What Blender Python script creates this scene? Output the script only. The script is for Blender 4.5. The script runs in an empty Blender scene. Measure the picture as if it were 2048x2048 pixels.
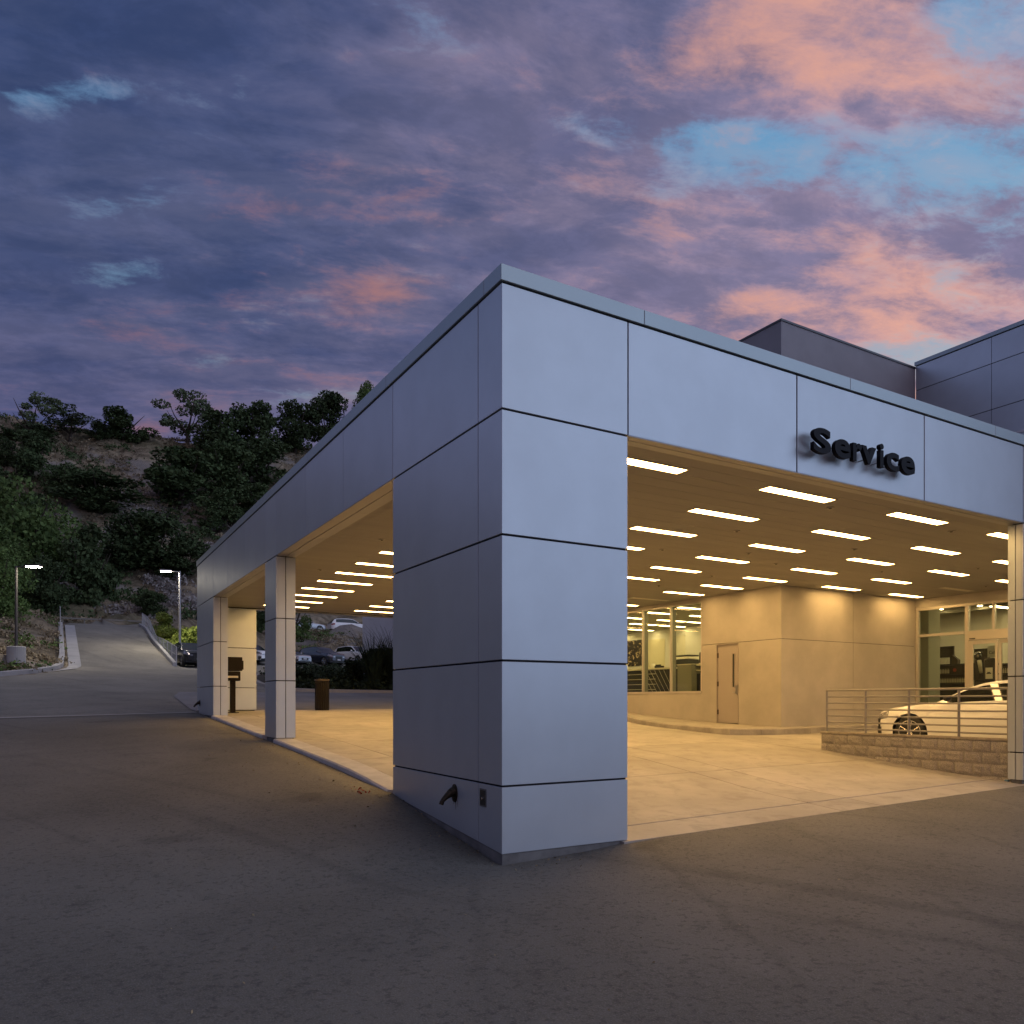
import bpy, bmesh, math, random
import numpy as np
from mathutils import Vector, Matrix, Euler
random.seed(7); np.random.seed(7)
scene = bpy.context.scene
C = scene.collection
R = math.radians

# ------------------------------------------------------------------ camera
CAMX, CAMY, CAMZ, YAW = -3.7238, -6.5134, 1.60, 0.5324
cam_data = bpy.data.cameras.new("camera")
cam = bpy.data.objects.new("camera", cam_data)
C.objects.link(cam)
cam.location = (CAMX, CAMY, CAMZ)
cam.rotation_euler = (R(90), 0, -YAW)
cam_data.lens = 36 * 1553.415 / 2048
cam_data.sensor_width = 36
cam_data.shift_y = (1400.7 - 1024) / 2048
cam_data.clip_start = .1
cam_data.clip_end = 3000
scene.camera = cam
scene.view_settings.view_transform = 'Standard'
scene.view_settings.look = 'None'
scene.view_settings.exposure = 0
scene.view_settings.gamma = 1
scene.view_settings.use_curve_mapping = False
scene.cycles.use_denoising = True
scene.cycles.max_bounces = 8
scene.cycles.diffuse_bounces = 4
scene.cycles.glossy_bounces = 4
scene.cycles.transparent_max_bounces = 16
scene.cycles.sample_clamp_indirect = 4
scene.cycles.caustics_reflective = False
scene.cycles.caustics_refractive = False

# ------------------------------------------------------------------ world: dusk sky
class NT:
    """tiny helper for chaining nodes"""
    def __init__(s, tree): s.t = tree; s.n = tree.nodes; s.l = tree.links
    def put(s, sock, v):
        if isinstance(v, bpy.types.NodeSocket): s.l.new(v, sock)
        elif v is not None: sock.default_value = v
    def m(s, op, a, b=None, c=None, clamp=False):
        n = s.n.new('ShaderNodeMath'); n.operation = op; n.use_clamp = clamp
        for i, v in enumerate((a, b, c)): s.put(n.inputs[i], v)
        return n.outputs[0]
    def v(s, op, a, b=None, sc=None):
        n = s.n.new('ShaderNodeVectorMath'); n.operation = op
        s.put(n.inputs[0], a)
        if b is not None: s.put(n.inputs[1], b)
        if sc is not None: s.put(n.inputs[3], sc)
        return n.outputs['Value'] if op in ('DOT_PRODUCT', 'LENGTH') else n.outputs[0]
    def xyz(s, a):
        n = s.n.new('ShaderNodeSeparateXYZ'); s.put(n.inputs[0], a); return n.outputs
    def comb(s, x, y, z):
        n = s.n.new('ShaderNodeCombineXYZ')
        for i, v in enumerate((x, y, z)): s.put(n.inputs[i], v)
        return n.outputs[0]
    def noise(s, vec, scale, detail=6, rough=.5, dist=0, lac=2.0):
        n = s.n.new('ShaderNodeTexNoise'); s.put(n.inputs['Vector'], vec)
        n.inputs['Scale'].default_value = scale; n.inputs['Detail'].default_value = detail
        n.inputs['Roughness'].default_value = rough; n.inputs['Distortion'].default_value = dist
        n.inputs['Lacunarity'].default_value = lac
        return n.outputs['Fac']
    def ss(s, x, a, b):
        n = s.n.new('ShaderNodeMapRange'); n.interpolation_type = 'SMOOTHSTEP'
        s.put(n.inputs[0], x); n.inputs[1].default_value = a; n.inputs[2].default_value = b
        return n.outputs[0]
    def mix(s, f, a, b, mode='MIX'):
        n = s.n.new('ShaderNodeMix'); n.data_type = 'RGBA'; n.blend_type = mode
        s.put(n.inputs[0], f)
        for k, v in ((6, a), (7, b)):
            if isinstance(v, tuple) and len(v) == 3: v = v + (1,)
            s.put(n.inputs[k], v)
        return n.outputs[2]

world = bpy.data.worlds.new("World")
scene.world = world
world.use_nodes = True
wt = world.node_tree
wt.nodes.clear()
w = NT(wt)
tc = wt.nodes.new('ShaderNodeTexCoord')
dvec = w.v('NORMALIZE', tc.outputs['Generated'])
sx, sy, sz = w.xyz(dvec)[:3]
el = w.m('MULTIPLY', w.m('ARCSINE', sz), 57.2958)
az = w.m('MULTIPLY', w.m('ARCTAN2', sx, sy), 57.2958)
zz = w.m('ADD', w.m('MAXIMUM', sz, 0.0), .19)
px_ = w.m('DIVIDE', sx, zz); py_ = w.m('DIVIDE', sy, zz)
# streak-aligned coordinates on the cloud layer
qa = w.m('ADD', w.m('MULTIPLY', px_, .866), w.m('MULTIPLY', py_, -.5))
qb = w.m('ADD', w.m('MULTIPLY', px_, .5), w.m('MULTIPLY', py_, .866))
qb = w.m('ADD', qb, w.m('MULTIPLY', qa, -.12))
q = w.comb(w.m('MULTIPLY', qa, .60), qb, 0.0)
q2 = w.comb(w.m('MULTIPLY', qa, .46), qb, 3.7)
def blob(a, e, sa_, se, tilt=0.0):
    da = w.m('SUBTRACT', az, a); de = w.m('SUBTRACT', el, e)
    ar_ = R(a - 30.5); tilt = tilt - math.tan(R(e)) / math.cos(ar_) * math.sin(ar_) * math.cos(R(e)) ** 2
    if tilt: de = w.m('SUBTRACT', de, w.m('MULTIPLY', da, tilt))
    r2 = w.m('ADD', w.m('POWER', w.m('ABSOLUTE', w.m('DIVIDE', da, sa_)), 2.0), w.m('POWER', w.m('ABSOLUTE', w.m('DIVIDE', de, se)), 2.0))
    return w.m('EXPONENT', w.m('MULTIPLY', r2, -1.0))
def blobsum(lst):
    s_ = None
    for a, e, x, y, tilt, k in lst:
        b = w.m('MULTIPLY', blob(a, e, x, y, tilt), k)
        s_ = b if s_ is None else w.m('ADD', s_, b)
    return s_
def N(n, k=2.6): return w.m('ADD', w.m('MULTIPLY', w.m('SUBTRACT', n, .5), k), .5)
nA = N(w.noise(q, 2.8, 12, .62, .25), 2.9)
nB = N(w.noise(q2, 4.2, 12, .62, .25), 2.9)
nC = N(w.noise(w.v('ADD', q, (11.3, 4.1, 0)), 1.8, 7, .58, .4), 2.5)
q3 = w.comb(w.m('MULTIPLY', qa, .62), qb, 1.7)
nD = N(w.noise(w.v('ADD', q3, (3.3, 9.1, 0)), 14.0, 8, .66, .25), 3.1)
nE = N(w.noise(w.v('ADD', q2, (7.3, 1.1, 5)), 7.5, 10, .64, .25), 3.0)
# g runs from the darkest quarter of the sky to the afterglow
caz = w.m('ADD', w.m('MULTIPLY', sx, math.sin(R(130))), w.m('MULTIPLY', sy, math.cos(R(130))))
g = w.m('ADD', w.m('MULTIPLY', caz, .5), .5)
t = w.ss(g, .22, .74)
glow = w.ss(g, .66, .98)
low = w.ss(el, 30.0, 4.0)
# clear gaps in the cloud sheet
gapbias = blobsum([(61.0, 31.0, 8.5, 4.8, .15, .33), (53, 32.0, 9, 2.2, .05, .24), (50, 38, 8, 2.2, 0, -.12), (46.5, 34.6, 6, 1.8, .0, .26), (37, 36.5, 5, 1.5, 0, .2), (61, 38.5, 4, 2.5, 0, .30), (59, 43, 4, 4, 0, .22), (59, 21.0, 9, 1.5, .0, .34), (56, 15.0, 5, 1.2, .0, .3), (38, 32.8, 6, 1.2, 0, .16), (62, 16.5, 3, 2, 0, .2),
                   (-.5, 33.8, 6, .9, .0, .34), (3.5, 30.0, 4, 1.1, .0, .24), (3.6, 26.0, 4, 1.0, 0, .33), (9.6, 22.2, 2.5, .8, 0, .33), (16, 21.2, 7, .6, -.12, .24), (23, 23.4, 5, .8, -.12, .24),
                   (0, 15.2, 7, .7, 0, .26), (24, 41, 6, 1.6, 0, .2), (37, 20.5, 9, 1.2, .0, .2), (10, 19.6, 9, 1.8, -.1, .12)])
gapv = w.m('ADD', w.m('ADD', w.m('MULTIPLY', nA, .42), w.m('MULTIPLY', nD, .30)), w.m('MULTIPLY', nE, .28))
gapv = w.m('ADD', w.m('ADD', gapv, w.m('MULTIPLY', gapbias, 1.0)), w.m('MULTIPLY', t, .05))
gap = w.ss(gapv, .69, 1.02)
# sun-lit undersides
litbias = blobsum([(51, 43.5, 9, 3.4, .1, .40), (45, 39.0, 9, 2.4, .1, .22), (57, 25.5, 9, 2.2, .1, .26), (47, 23.5, 10, 2.6, .1, .14), (60, 16.6, 8, 2.2, 0, .28), (36, 30, 8, 2, 0, .06),
                   (20.8, 27.4, 3.0, 1.2, -.1, .36), (8.5, 30.0, 5, 1.1, -.1, .20), (13, 27.6, 3, .8, -.1, .16), (6, 17.6, 3.6, .8, .05, .30), (16, 41, 4, 2.4, .1, .18), (20, 32.6, 6, 1.4, .1, .16), (24, 22, 8, 1.5, 0, .08), (-2, 26, 6, 6, 0, -.15)])
litv = w.m('ADD', w.m('ADD', w.m('MULTIPLY', nB, .46), w.m('MULTIPLY', nD, .26)), w.m('MULTIPLY', nE, .28))
litv = w.m('ADD', w.m('ADD', litv, w.m('MULTIPLY', litbias, .62)), w.m('MULTIPLY', t, .15))
lit = w.ss(litv, .56, 1.06)
# colours
dark = w.mix(t, (.064, .088, .190), (.25, .225, .355))
dark2 = w.mix(t, (.120, .112, .220), (.33, .27, .37))
dk = w.mix(low, dark, dark2)
dk = w.mix(w.ss(nC, .15, .85), w.mix(1.0, dk, (.72, .80, .88), 'MULTIPLY'), w.mix(1.0, dk, (1.30, 1.17, 1.08), 'MULTIPLY'))
dk = w.mix(w.ss(nE, .15, .85), w.mix(1.0, dk, (.78, .84, .90), 'MULTIPLY'), w.mix(1.0, dk, (1.30, 1.20, 1.12), 'MULTIPLY'))
dk = w.mix(w.ss(nD, .2, .8), w.mix(1.0, dk, (.92, .93, .94), 'MULTIPLY'), w.mix(1.0, dk, (1.10, 1.08, 1.08), 'MULTIPLY'))
peach = w.mix(t, (.27, .135, .165), (.80, .42, .34))
clear = w.mix(w.ss(el, 12, 36), w.mix(t, (.20, .28, .34), (.36, .50, .54)), w.mix(t, (.125, .27, .47), (.125, .355, .60)))
col = w.mix(lit, dk, peach)
gold = w.m('MULTIPLY', w.ss(litv, .98, 1.25), t)
col = w.mix(gold, col, (.98, .56, .29))
clear = w.mix(w.m('MULTIPLY', w.ss(nE, .25, .95), .42), clear, w.mix(t, (.15, .19, .30), (.42, .40, .50)))
clear = w.mix(w.m('MULTIPLY', w.ss(nD, .55, 1.1), .25), clear, peach)
col = w.mix(gap, col, clear)
# away from the view the sheet thins out and the afterglow side is an even pale blue
away = w.ss(g, .74, .95)
left_away = w.ss(g, .16, .0)
col = w.mix(w.m('MULTIPLY', away, .85), col, (.42, .55, .83))
col = w.mix(w.m('MULTIPLY', left_away, .6), col, (.105, .135, .205))
high = w.m('MULTIPLY', w.ss(el, 44.0, 72.0), .7)
col = w.mix(high, col, (.20, .27, .36))
amp = w.m('ADD', w.m('ADD', 1.0, w.m('MULTIPLY', away, .38)), w.m('MULTIPLY', left_away, 2.3))
floor_ = w.mix(w.ss(sz, -.02, .0), (.03, .03, .035), col)
bg = wt.nodes.new('ShaderNodeBackground')
wt.links.new(floor_, bg.inputs['Color'])
wt.links.new(amp, bg.inputs['Strength'])
wo = wt.nodes.new('ShaderNodeOutputWorld')
wt.links.new(bg.outputs[0], wo.inputs[0])
world.cycles.sampling_method = 'MANUAL'
world.cycles.sample_map_resolution = 1024

# faint, very soft skylight from the afterglow side (the sun itself is below the horizon)
sun_d = bpy.data.lights.new("afterglow", 'SUN')
sun_d.energy = .20
sun_d.angle = R(70)
sun_d.color = (.68, .86, 1.0)
sun = bpy.data.objects.new("afterglow", sun_d)
C.objects.link(sun)
sun.rotation_euler = Vector((-.55, .80, -.62)).to_track_quat('-Z', 'Y').to_euler()

# ------------------------------------------------------------------ materials
MATS = {}
def mat(name, col, rough=.6, metal=0.0, var=.0, vscale=3.0, bump=0.0, bscale=40.0, col2=None, spec=.5, coat=0.0, detail=6, rvar=0.0, objvar=0.0, stretch=None):
    if name in MATS: return MATS[name]
    m = bpy.data.materials.new(name); m.use_nodes = True
    nt = m.node_tree; b = nt.nodes['Principled BSDF']; k = NT(nt)
    b.inputs['Roughness'].default_value = rough
    b.inputs['Metallic'].default_value = metal
    b.inputs['Specular IOR Level'].default_value = spec
    b.inputs['Coat Weight'].default_value = coat
    b.inputs['Coat Roughness'].default_value = .05
    geo = nt.nodes.new('ShaderNodeNewGeometry')
    pos = geo.outputs['Position']
    if stretch: pos = k.v('MULTIPLY', pos, stretch)
    c = tuple(col) + (1,)
    cc = None
    if var > 0 or col2:
        n = k.noise(pos, vscale, detail, .6)
        c2 = col2 or tuple(x * (1 - var) for x in col)
        cc = k.mix(k.ss(n, .32, .68), tuple(c2), tuple(col))
    if objvar > 0:
        oi = nt.nodes.new('ShaderNodeObjectInfo')
        f = k.m('ADD', k.m('MULTIPLY', oi.outputs['Random'], objvar * 2), 1 - objvar)
        cc = k.v('SCALE', cc if cc is not None else tuple(col), sc=f)
    if cc is not None: nt.links.new(cc, b.inputs['Base Color'])
    else: b.inputs['Base Color'].default_value = c
    if rvar > 0:
        n = k.noise(pos, vscale * 1.7, 5, .6)
        nt.links.new(k.m('ADD', k.m('MULTIPLY', n, rvar * 2), rough - rvar), b.inputs['Roughness'])
    if bump > 0:
        n = k.noise(pos, bscale, 5, .6)
        bn = nt.nodes.new('ShaderNodeBump'); bn.inputs['Strength'].default_value = min(1, bump); bn.inputs['Distance'].default_value = .01
        nt.links.new(n, bn.inputs['Height']); nt.links.new(bn.outputs[0], b.inputs['Normal'])
    MATS[name] = m
    return m
def emit(name, col, strength):
    m = bpy.data.materials.new(name); m.use_nodes = True
    nt = m.node_tree; nt.nodes.clear()
    e = nt.nodes.new('ShaderNodeEmission'); e.inputs[0].default_value = tuple(col) + (1,); e.inputs[1].default_value = strength
    o = nt.nodes.new('ShaderNodeOutputMaterial'); nt.links.new(e.outputs[0], o.inputs[0])
    MATS[name] = m
    return m
def glass(name, tint, refl=.10):
    m = bpy.data.materials.new(name); m.use_nodes = True
    nt = m.node_tree; nt.nodes.clear(); k = NT(nt)
    tr = nt.nodes.new('ShaderNodeBsdfTransparent'); tr.inputs[0].default_value = tuple(tint) + (1,)
    gl = nt.nodes.new('ShaderNodeBsdfGlossy'); gl.inputs['Roughness'].default_value = .02
    ge = nt.nodes.new('ShaderNodeNewGeometry')
    dt = k.m('ABSOLUTE', k.v('DOT_PRODUCT', ge.outputs['Incoming'], ge.outputs['Normal']))
    f = k.m('ADD', refl, k.m('MULTIPLY', k.m('POWER', k.m('SUBTRACT', 1.0, dt), 5.0), .9))
    mx = nt.nodes.new('ShaderNodeMixShader'); nt.links.new(f, mx.inputs[0])
    nt.links.new(tr.outputs[0], mx.inputs[1]); nt.links.new(gl.outputs[0], mx.inputs[2])
    o = nt.nodes.new('ShaderNodeOutputMaterial'); nt.links.new(mx.outputs[0], o.inputs[0])
    MATS[name] = m
    return m

ALU = mat('aluminium_panel', (.565, .615, .655), .36, .45, .06, 1.3, bump=.12, bscale=1.6, rvar=.05, objvar=.04)
CORE = mat('joint_core', (.02, .02, .022), .8)
COPING = mat('coping_metal', (.40, .46, .475), .42, .6, .05, .6, objvar=.02)
SOFFIT = mat('soffit_panel', (.40, .40, .41), .45, .5, .04, 1.0, objvar=.03)
CEIL = mat('ceiling_plank', (.285, .27, .25), .55, .0, .08, 2.0, objvar=.035, stretch=(.12, 2, 1))
STUCCO = mat('beige_stucco', (.49, .455, .40), .85, 0, .16, .9, bump=.5, bscale=170)
STUCCOG = mat('grey_stucco', (.38, .38, .41), .9, 0, .10, 1.2, bump=.5, bscale=120)
DOORP = mat('door_paint', (.40, .355, .32), .5, 0, .04, 2)
FRAME = mat('window_frame', (.60, .56, .50), .38, .4)
GREYP = mat('grey_stanchion', (.25, .25, .22), .5, .3)
STEEL = mat('steel', (.45, .45, .45), .28, 1.0)
RAIL = mat('rail_paint', (.30, .285, .27), .45, .2)
CONC = mat('concrete', (.43, .41, .37), .85, 0, .20, .5, bump=.25, bscale=60, detail=10)
BASEC = mat('base_concrete', (.22, .22, .21), .9, 0, .35, 4, bump=.5, bscale=50)
BRONZE = mat('bronze', (.05, .04, .025), .5, .7, .3, 20)
BLACKM = mat('black_letter_metal', (.007, .007, .011), .5, .0, spec=.12)
GLASS = glass('window_glass', (.93, .96, .92), .035)
DARKP = mat('black_plastic', (.018, .017, .016), .45)
WARM = (1.0, .59, .20)
LAMP = emit('light_diffuser', WARM, 29.0)
LAMP_SHOP = emit('shop_light_diffuser', (1.0, .74, .36), 48.0)
LAMP_IN = emit('office_light_diffuser', (1.0, .72, .30), 22.0)
DLAMP = emit('downlight_lens', (1.0, .75, .36), 60.0)
DEADLAMP = mat('unlit_diffuser', (.62, .58, .50), .5)

# concrete floor: blotches, tyre polish and faint stains
def concrete_floor():
    m = bpy.data.materials.new('floor_concrete'); m.use_nodes = True
    nt = m.node_tree; b = nt.nodes['Principled BSDF']; k = NT(nt)
    pos = nt.nodes.new('ShaderNodeNewGeometry').outputs['Position']
    n1 = k.noise(pos, .55, 8, .6); n2 = k.noise(pos, 3.2, 8, .65, .4); n3 = k.noise(pos, 60, 3, .6)
    n4 = k.noise(k.v('MULTIPLY', pos, (.5, 1.6, 1)), .8, 7, .6)
    c = k.mix(k.ss(n1, .3, .7), (.33, .305, .265), (.46, .43, .375))
    c = k.mix(k.m('MULTIPLY', k.ss(n2, .48, .68), .55), c, (.27, .245, .21))
    c = k.mix(k.m('MULTIPLY', k.ss(n4, .50, .72), .35), c, (.25, .225, .19))
    c = k.mix(k.m('MULTIPLY', k.ss(n3, .6, .8), .35), c, (.25, .22, .18))
    oi = nt.nodes.new('ShaderNodeObjectInfo')
    c = k.v('SCALE', c, sc=k.m('ADD', .94, k.m('MULTIPLY', oi.outputs['Random'], .12)))
    nt.links.new(c, b.inputs['Base Color'])
    nt.links.new(k.m('ADD', .52, k.m('MULTIPLY', n2, .3)), b.inputs['Roughness'])
    bn = nt.nodes.new('ShaderNodeBump'); bn.inputs['Strength'].default_value = .25; bn.inputs['Distance'].default_value = .008
    nt.links.new(k.m('ADD', n3, n2), bn.inputs['Height']); nt.links.new(bn.outputs[0], b.inputs['Normal'])
    return m
FLOORC = concrete_floor()
def asphalt(name='asphalt', gain=1.0):
    m = bpy.data.materials.new(name); m.use_nodes = True
    nt = m.node_tree; b = nt.nodes['Principled BSDF']; k = NT(nt)
    pos = nt.nodes.new('ShaderNodeNewGeometry').outputs['Position']
    n1 = k.noise(pos, .35, 7, .6, .3); n2 = k.noise(pos, 1.7, 8, .65, .5); n3 = k.noise(pos, 95, 3, .7); n5 = k.noise(pos, 30, 4, .7)
    c = k.mix(k.ss(n1, .3, .72), (.118, .112, .094), (.185, .175, .148))
    c = k.mix(k.m('MULTIPLY', k.ss(n2, .50, .74), .45), c, (.066, .063, .055))
    vo = nt.nodes.new('ShaderNodeTexVoronoi'); vo.inputs['Scale'].default_value = 150
    nt.links.new(pos, vo.inputs['Vector'])
    spk = k.m('MULTIPLY', k.ss(n3, .45, .72), .55)
    c = k.mix(spk, c, (.28, .27, .235))
    n6 = k.noise(pos, 19, 4, .7)
    c = k.mix(k.m('MULTIPLY', k.ss(n6, .53, .64), .5), c, (.050, .048, .046))
    c = k.mix(k.m('MULTIPLY', k.ss(n6, .46, .37), .45), c, (.17, .163, .15))
    c = k.mix(k.m('MULTIPLY', k.ss(n5, .60, .76), .65), c, (.030, .029, .028))
    c = k.mix(k.m('MULTIPLY', k.ss(vo.outputs['Distance'], .13, .05), .25), c, (.20, .19, .18))
    # long faint paving seams / tyre tracks
    sp = k.xyz(pos)
    uu = k.m('ADD', k.m('MULTIPLY', sp[0], .9), k.m('MULTIPLY', sp[1], -.44))
    uu = k.m('ADD', uu, k.m('MULTIPLY', k.m('SUBTRACT', n2, .5), .35))
    fr = k.m('ABSOLUTE', k.m('SUBTRACT', k.m('FRACT', k.m('DIVIDE', k.m('ADD', uu, 31.0 - 1.55 + .925 - 31.0 % 1.85), 1.85)), .5))
    seam = k.m('MULTIPLY', k.m('MULTIPLY', k.ss(fr, .045, .008), k.ss(sp[1], .0, -.6)), k.ss(n1, .38, .6))
    c = k.mix(k.m('MULTIPLY', seam, .22), c, (.045, .043, .04))
    spot = k.ss(k.noise(pos, .9, 3, .5), .66, .74)
    c = k.mix(k.m('MULTIPLY', spot, .4), c, (.05, .047, .043))
    ln = k.noise(k.comb(k.m('ADD', k.m('MULTIPLY', sp[0], 1.2), k.m('MULTIPLY', sp[1], .45)), k.m('MULTIPLY', sp[1], .06), 0.0), 1.5, 4, .5)
    c = k.mix(k.m('MULTIPLY', k.ss(ln, .55, .72), .30), c, (.045, .043, .042))
    if gain != 1: c = k.v('SCALE', c, sc=gain)
    nt.links.new(c, b.inputs['Base Color'])
    nt.links.new(k.m('ADD', .72, k.m('MULTIPLY', n5, .2)), b.inputs['Roughness'])
    b.inputs['Specular IOR Level'].default_value = .35
    bn = nt.nodes.new('ShaderNodeBump'); bn.inputs['Strength'].default_value = .7; bn.inputs['Distance'].default_value = .006
    nt.links.new(k.m('ADD', n3, k.m('MULTIPLY', n5, 1.2)), bn.inputs['Height']); nt.links.new(bn.outputs[0], b.inputs['Normal'])
    return m
ASPH = asphalt()
WORN = asphalt('worn_asphalt', 1.3)
def hillmat():
    m = bpy.data.materials.new('dry_hillside'); m.use_nodes = True
    nt = m.node_tree; b = nt.nodes['Principled BSDF']; k = NT(nt)
    pos = nt.nodes.new('ShaderNodeNewGeometry').outputs['Position']
    n1 = k.noise(pos, .06, 8, .62, .4); n2 = k.noise(pos, .45, 9, .7, .5); n3 = k.noise(k.v('ADD', pos, (40, 9, 0)), .09, 6, .6, .6)
    c = k.mix(k.ss(n2, .35, .66), (.12, .10, .07), (.36, .30, .21))
    c = k.mix(k.m('MULTIPLY', k.ss(n3, .50, .62), .7), c, (.28, .26, .25))
    c = k.mix(k.m('MULTIPLY', k.ss(n1, .50, .62), .55), c, (.085, .09, .045))
    nt.links.new(c, b.inputs['Base Color'])
    b.inputs['Roughness'].default_value = 1
    b.inputs['Specular IOR Level'].default_value = .1
    bn = nt.nodes.new('ShaderNodeBump'); bn.inputs['Strength'].default_value = 1; bn.inputs['Distance'].default_value = .6
    nt.links.new(n2, bn.inputs['Height']); nt.links.new(bn.outputs[0], b.inputs['Normal'])
    return m
HILL = hillmat()

# ------------------------------------------------------------------ object helpers
ORG = {}
def thing(name, label, cat, loc=(0, 0, 0), group=None, rotz=0):
    o = bpy.data.objects.new(name, None); C.objects.link(o)
    o.location = loc; o.rotation_euler = (0, 0, rotz); o.empty_display_size = .2
    o['label'] = label; o['category'] = cat
    if group: o['group'] = group
    ORG[o] = Vector(loc) if rotz == 0 else Vector(loc)
    return o
def tag(o, label=None, cat=None, group=None, kind=None):
    if label: o['label'] = label
    if cat: o['category'] = cat
    if group: o['group'] = group
    if kind: o['kind'] = kind
    return o
def link(name, me, parent=None):
    o = bpy.data.objects.new(name, me); C.objects.link(o)
    if parent is not None: o.parent = parent; ORG[o] = ORG.get(parent, Vector())
    else: ORG[o] = Vector()
    return o
def mesh(name, verts, faces, m, parent=None, smooth=False, mats=None, fm=None, local=False):
    me = bpy.data.meshes.new(name)
    off = Vector() if (parent is None or local) else ORG.get(parent, Vector())
    if off.length > 0: verts = [(v[0] - off[0], v[1] - off[1], v[2] - off[2]) for v in verts]
    me.from_pydata([tuple(v) for v in verts], [], [tuple(f) for f in faces])
    for x in (mats or [m]): me.materials.append(x)
    if fm: me.polygons.foreach_set('material_index', fm)
    if smooth: me.polygons.foreach_set('use_smooth', [True] * len(me.polygons))
    me.update()
    return link(name, me, parent)
def rb(m, kind='structure'): return m
BF = [(0, 3, 2, 1), (4, 5, 6, 7), (0, 1, 5, 4), (1, 2, 6, 5), (2, 3, 7, 6), (3, 0, 4, 7)]
def bv(x0, x1, y0, y1, z0, z1):
    return [(x0, y0, z0), (x1, y0, z0), (x1, y1, z0), (x0, y1, z0), (x0, y0, z1), (x1, y0, z1), (x1, y1, z1), (x0, y1, z1)]
def box(name, x0, x1, y0, y1, z0, z1, m, parent=None, bev=0.0, smooth=False):
    v = bv(x0, x1, y0, y1, z0, z1); f = BF
    o = mesh(name, v, f, m, parent)
    if bev > 0: bevel(o, bev)
    return o
def bevel(o, wd, seg=1):
    bm = bmesh.new(); bm.from_mesh(o.data)
    bmesh.ops.bevel(bm, geom=list(bm.edges), offset=wd, segments=seg, affect='EDGES', profile=.5)
    bm.to_mesh(o.data); bm.free()
class MB:
    """collects solids, then links them as ONE mesh object"""
    def __init__(s): s.v = []; s.f = []
    def add(s, v, f):
        n = len(s.v); s.v += [tuple(a) for a in v]; s.f += [tuple(i + n for i in q_) for q_ in f]; return s
    def box(s, *a): return s.add(bv(*a), BF)
    def tube(s, a, b, r, n=8, r2=None):
        a = Vector(a); b = Vector(b); d = (b - a).normalized(); r2 = r if r2 is None else r2
        u = d.orthogonal().normalized(); w_ = d.cross(u)
        v = [a + (u * math.cos(2 * math.pi * i / n) + w_ * math.sin(2 * math.pi * i / n)) * r for i in range(n)]
        v += [b + (u * math.cos(2 * math.pi * i / n) + w_ * math.sin(2 * math.pi * i / n)) * r2 for i in range(n)]
        f = [(i, (i + 1) % n, n + (i + 1) % n, n + i) for i in range(n)] + [tuple(range(n - 1, -1, -1)), tuple(range(n, 2 * n))]
        return s.add(v, f)
    def lathe(s, prof, c, axis='z', n=24):
        v = []; f = []
        for r_, h in prof:
            for i in range(n):
                a = 2 * math.pi * i / n
                p = (r_ * math.cos(a), r_ * math.sin(a), h)
                if axis == 'y': p = (p[0], p[2], p[1])
                v.append((p[0] + c[0], p[1] + c[1], p[2] + c[2]))
        for j in range(len(prof) - 1):
            for i in range(n):
                f.append((j * n + i, j * n + (i + 1) % n, (j + 1) * n + (i + 1) % n, (j + 1) * n + i))
        f.append(tuple(range(n - 1, -1, -1))); f.append(tuple((len(prof) - 1) * n + i for i in range(n)))
        return s.add(v, f)
    def prism(s, poly, z0, z1):
        n = len(poly); z0f = z0 if callable(z0) else (lambda x, y: z0); z1f = z1 if callable(z1) else (lambda x, y: z1)
        v = [(x, y, z0f(x, y)) for x, y in poly] + [(x, y, z1f(x, y)) for x, y in poly]
        f = [tuple(range(n - 1, -1, -1)), tuple(range(n, 2 * n))] + [(i, (i + 1) % n, n + (i + 1) % n, n + i) for i in range(n)]
        return s.add(v, f)
    def build(s, name, m, parent=None, smooth=False, bev=0):
        o = mesh(name, s.v, s.f, m, parent, smooth)
        if bev: bevel(o, bev)
        return o
def copy_tree(o, parent=None):
    c = o.copy(); C.objects.link(c); c.parent = parent
    for ch in o.children: copy_tree(ch, c)
    return c
# ------------------------------------------------------------------ ground heights
def lerp_tab(t, x):
    if x <= t[0][0]: return t[0][1]
    for (a, va), (b, vb) in zip(t, t[1:]):
        if x <= b: return va + (vb - va) * (x - a) / (b - a)
    return t[-1][1]
def sstep(a, b, x):
    t = min(1.0, max(0.0, (x - a) / (b - a))); return t * t * (3 - 2 * t)
KERB = [(-60, -.9), (-10, -.12), (0, 0), (.51, .085), (.83, .12), (1.41, .2), (1.89, .28), (2.7, .42), (4.81, .56), (6.64, .67), (8.43, .76), (9.64, .81), (11.5, .9), (13.3, 1.0), (15.4, 1.1), (18.6, 1.25)]
SMOOTH = [(-60, -.9), (-10, -.12), (0, .02), (2.7, .2), (6.6, .5), (9.6, .68), (13.3, .92), (18.6, 1.25), (46, 3.56), (60, 4.6), (66, 7.2), (76, 9.0), (82, 9.4), (92, 13.5), (110, 24), (130, 37), (146, 48), (154, 49.5), (175, 45), (260, 20)]
FLOOR = [(-.1, .07), (0, .08), (1.3, .2), (2, .31), (3, .46), (4, .57), (5, .64), (7, .745), (8.6, .83), (11.4, .95), (13.3, 1.05), (15.5, 1.17), (18.6, 1.28), (19, 1.28)]
def floor_z(x, y):
    k = .019 - .013 * sstep(0, 3.5, y) - .003 * sstep(6, 12, y)
    return lerp_tab(FLOOR, y) + k * min(x, 16)
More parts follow.
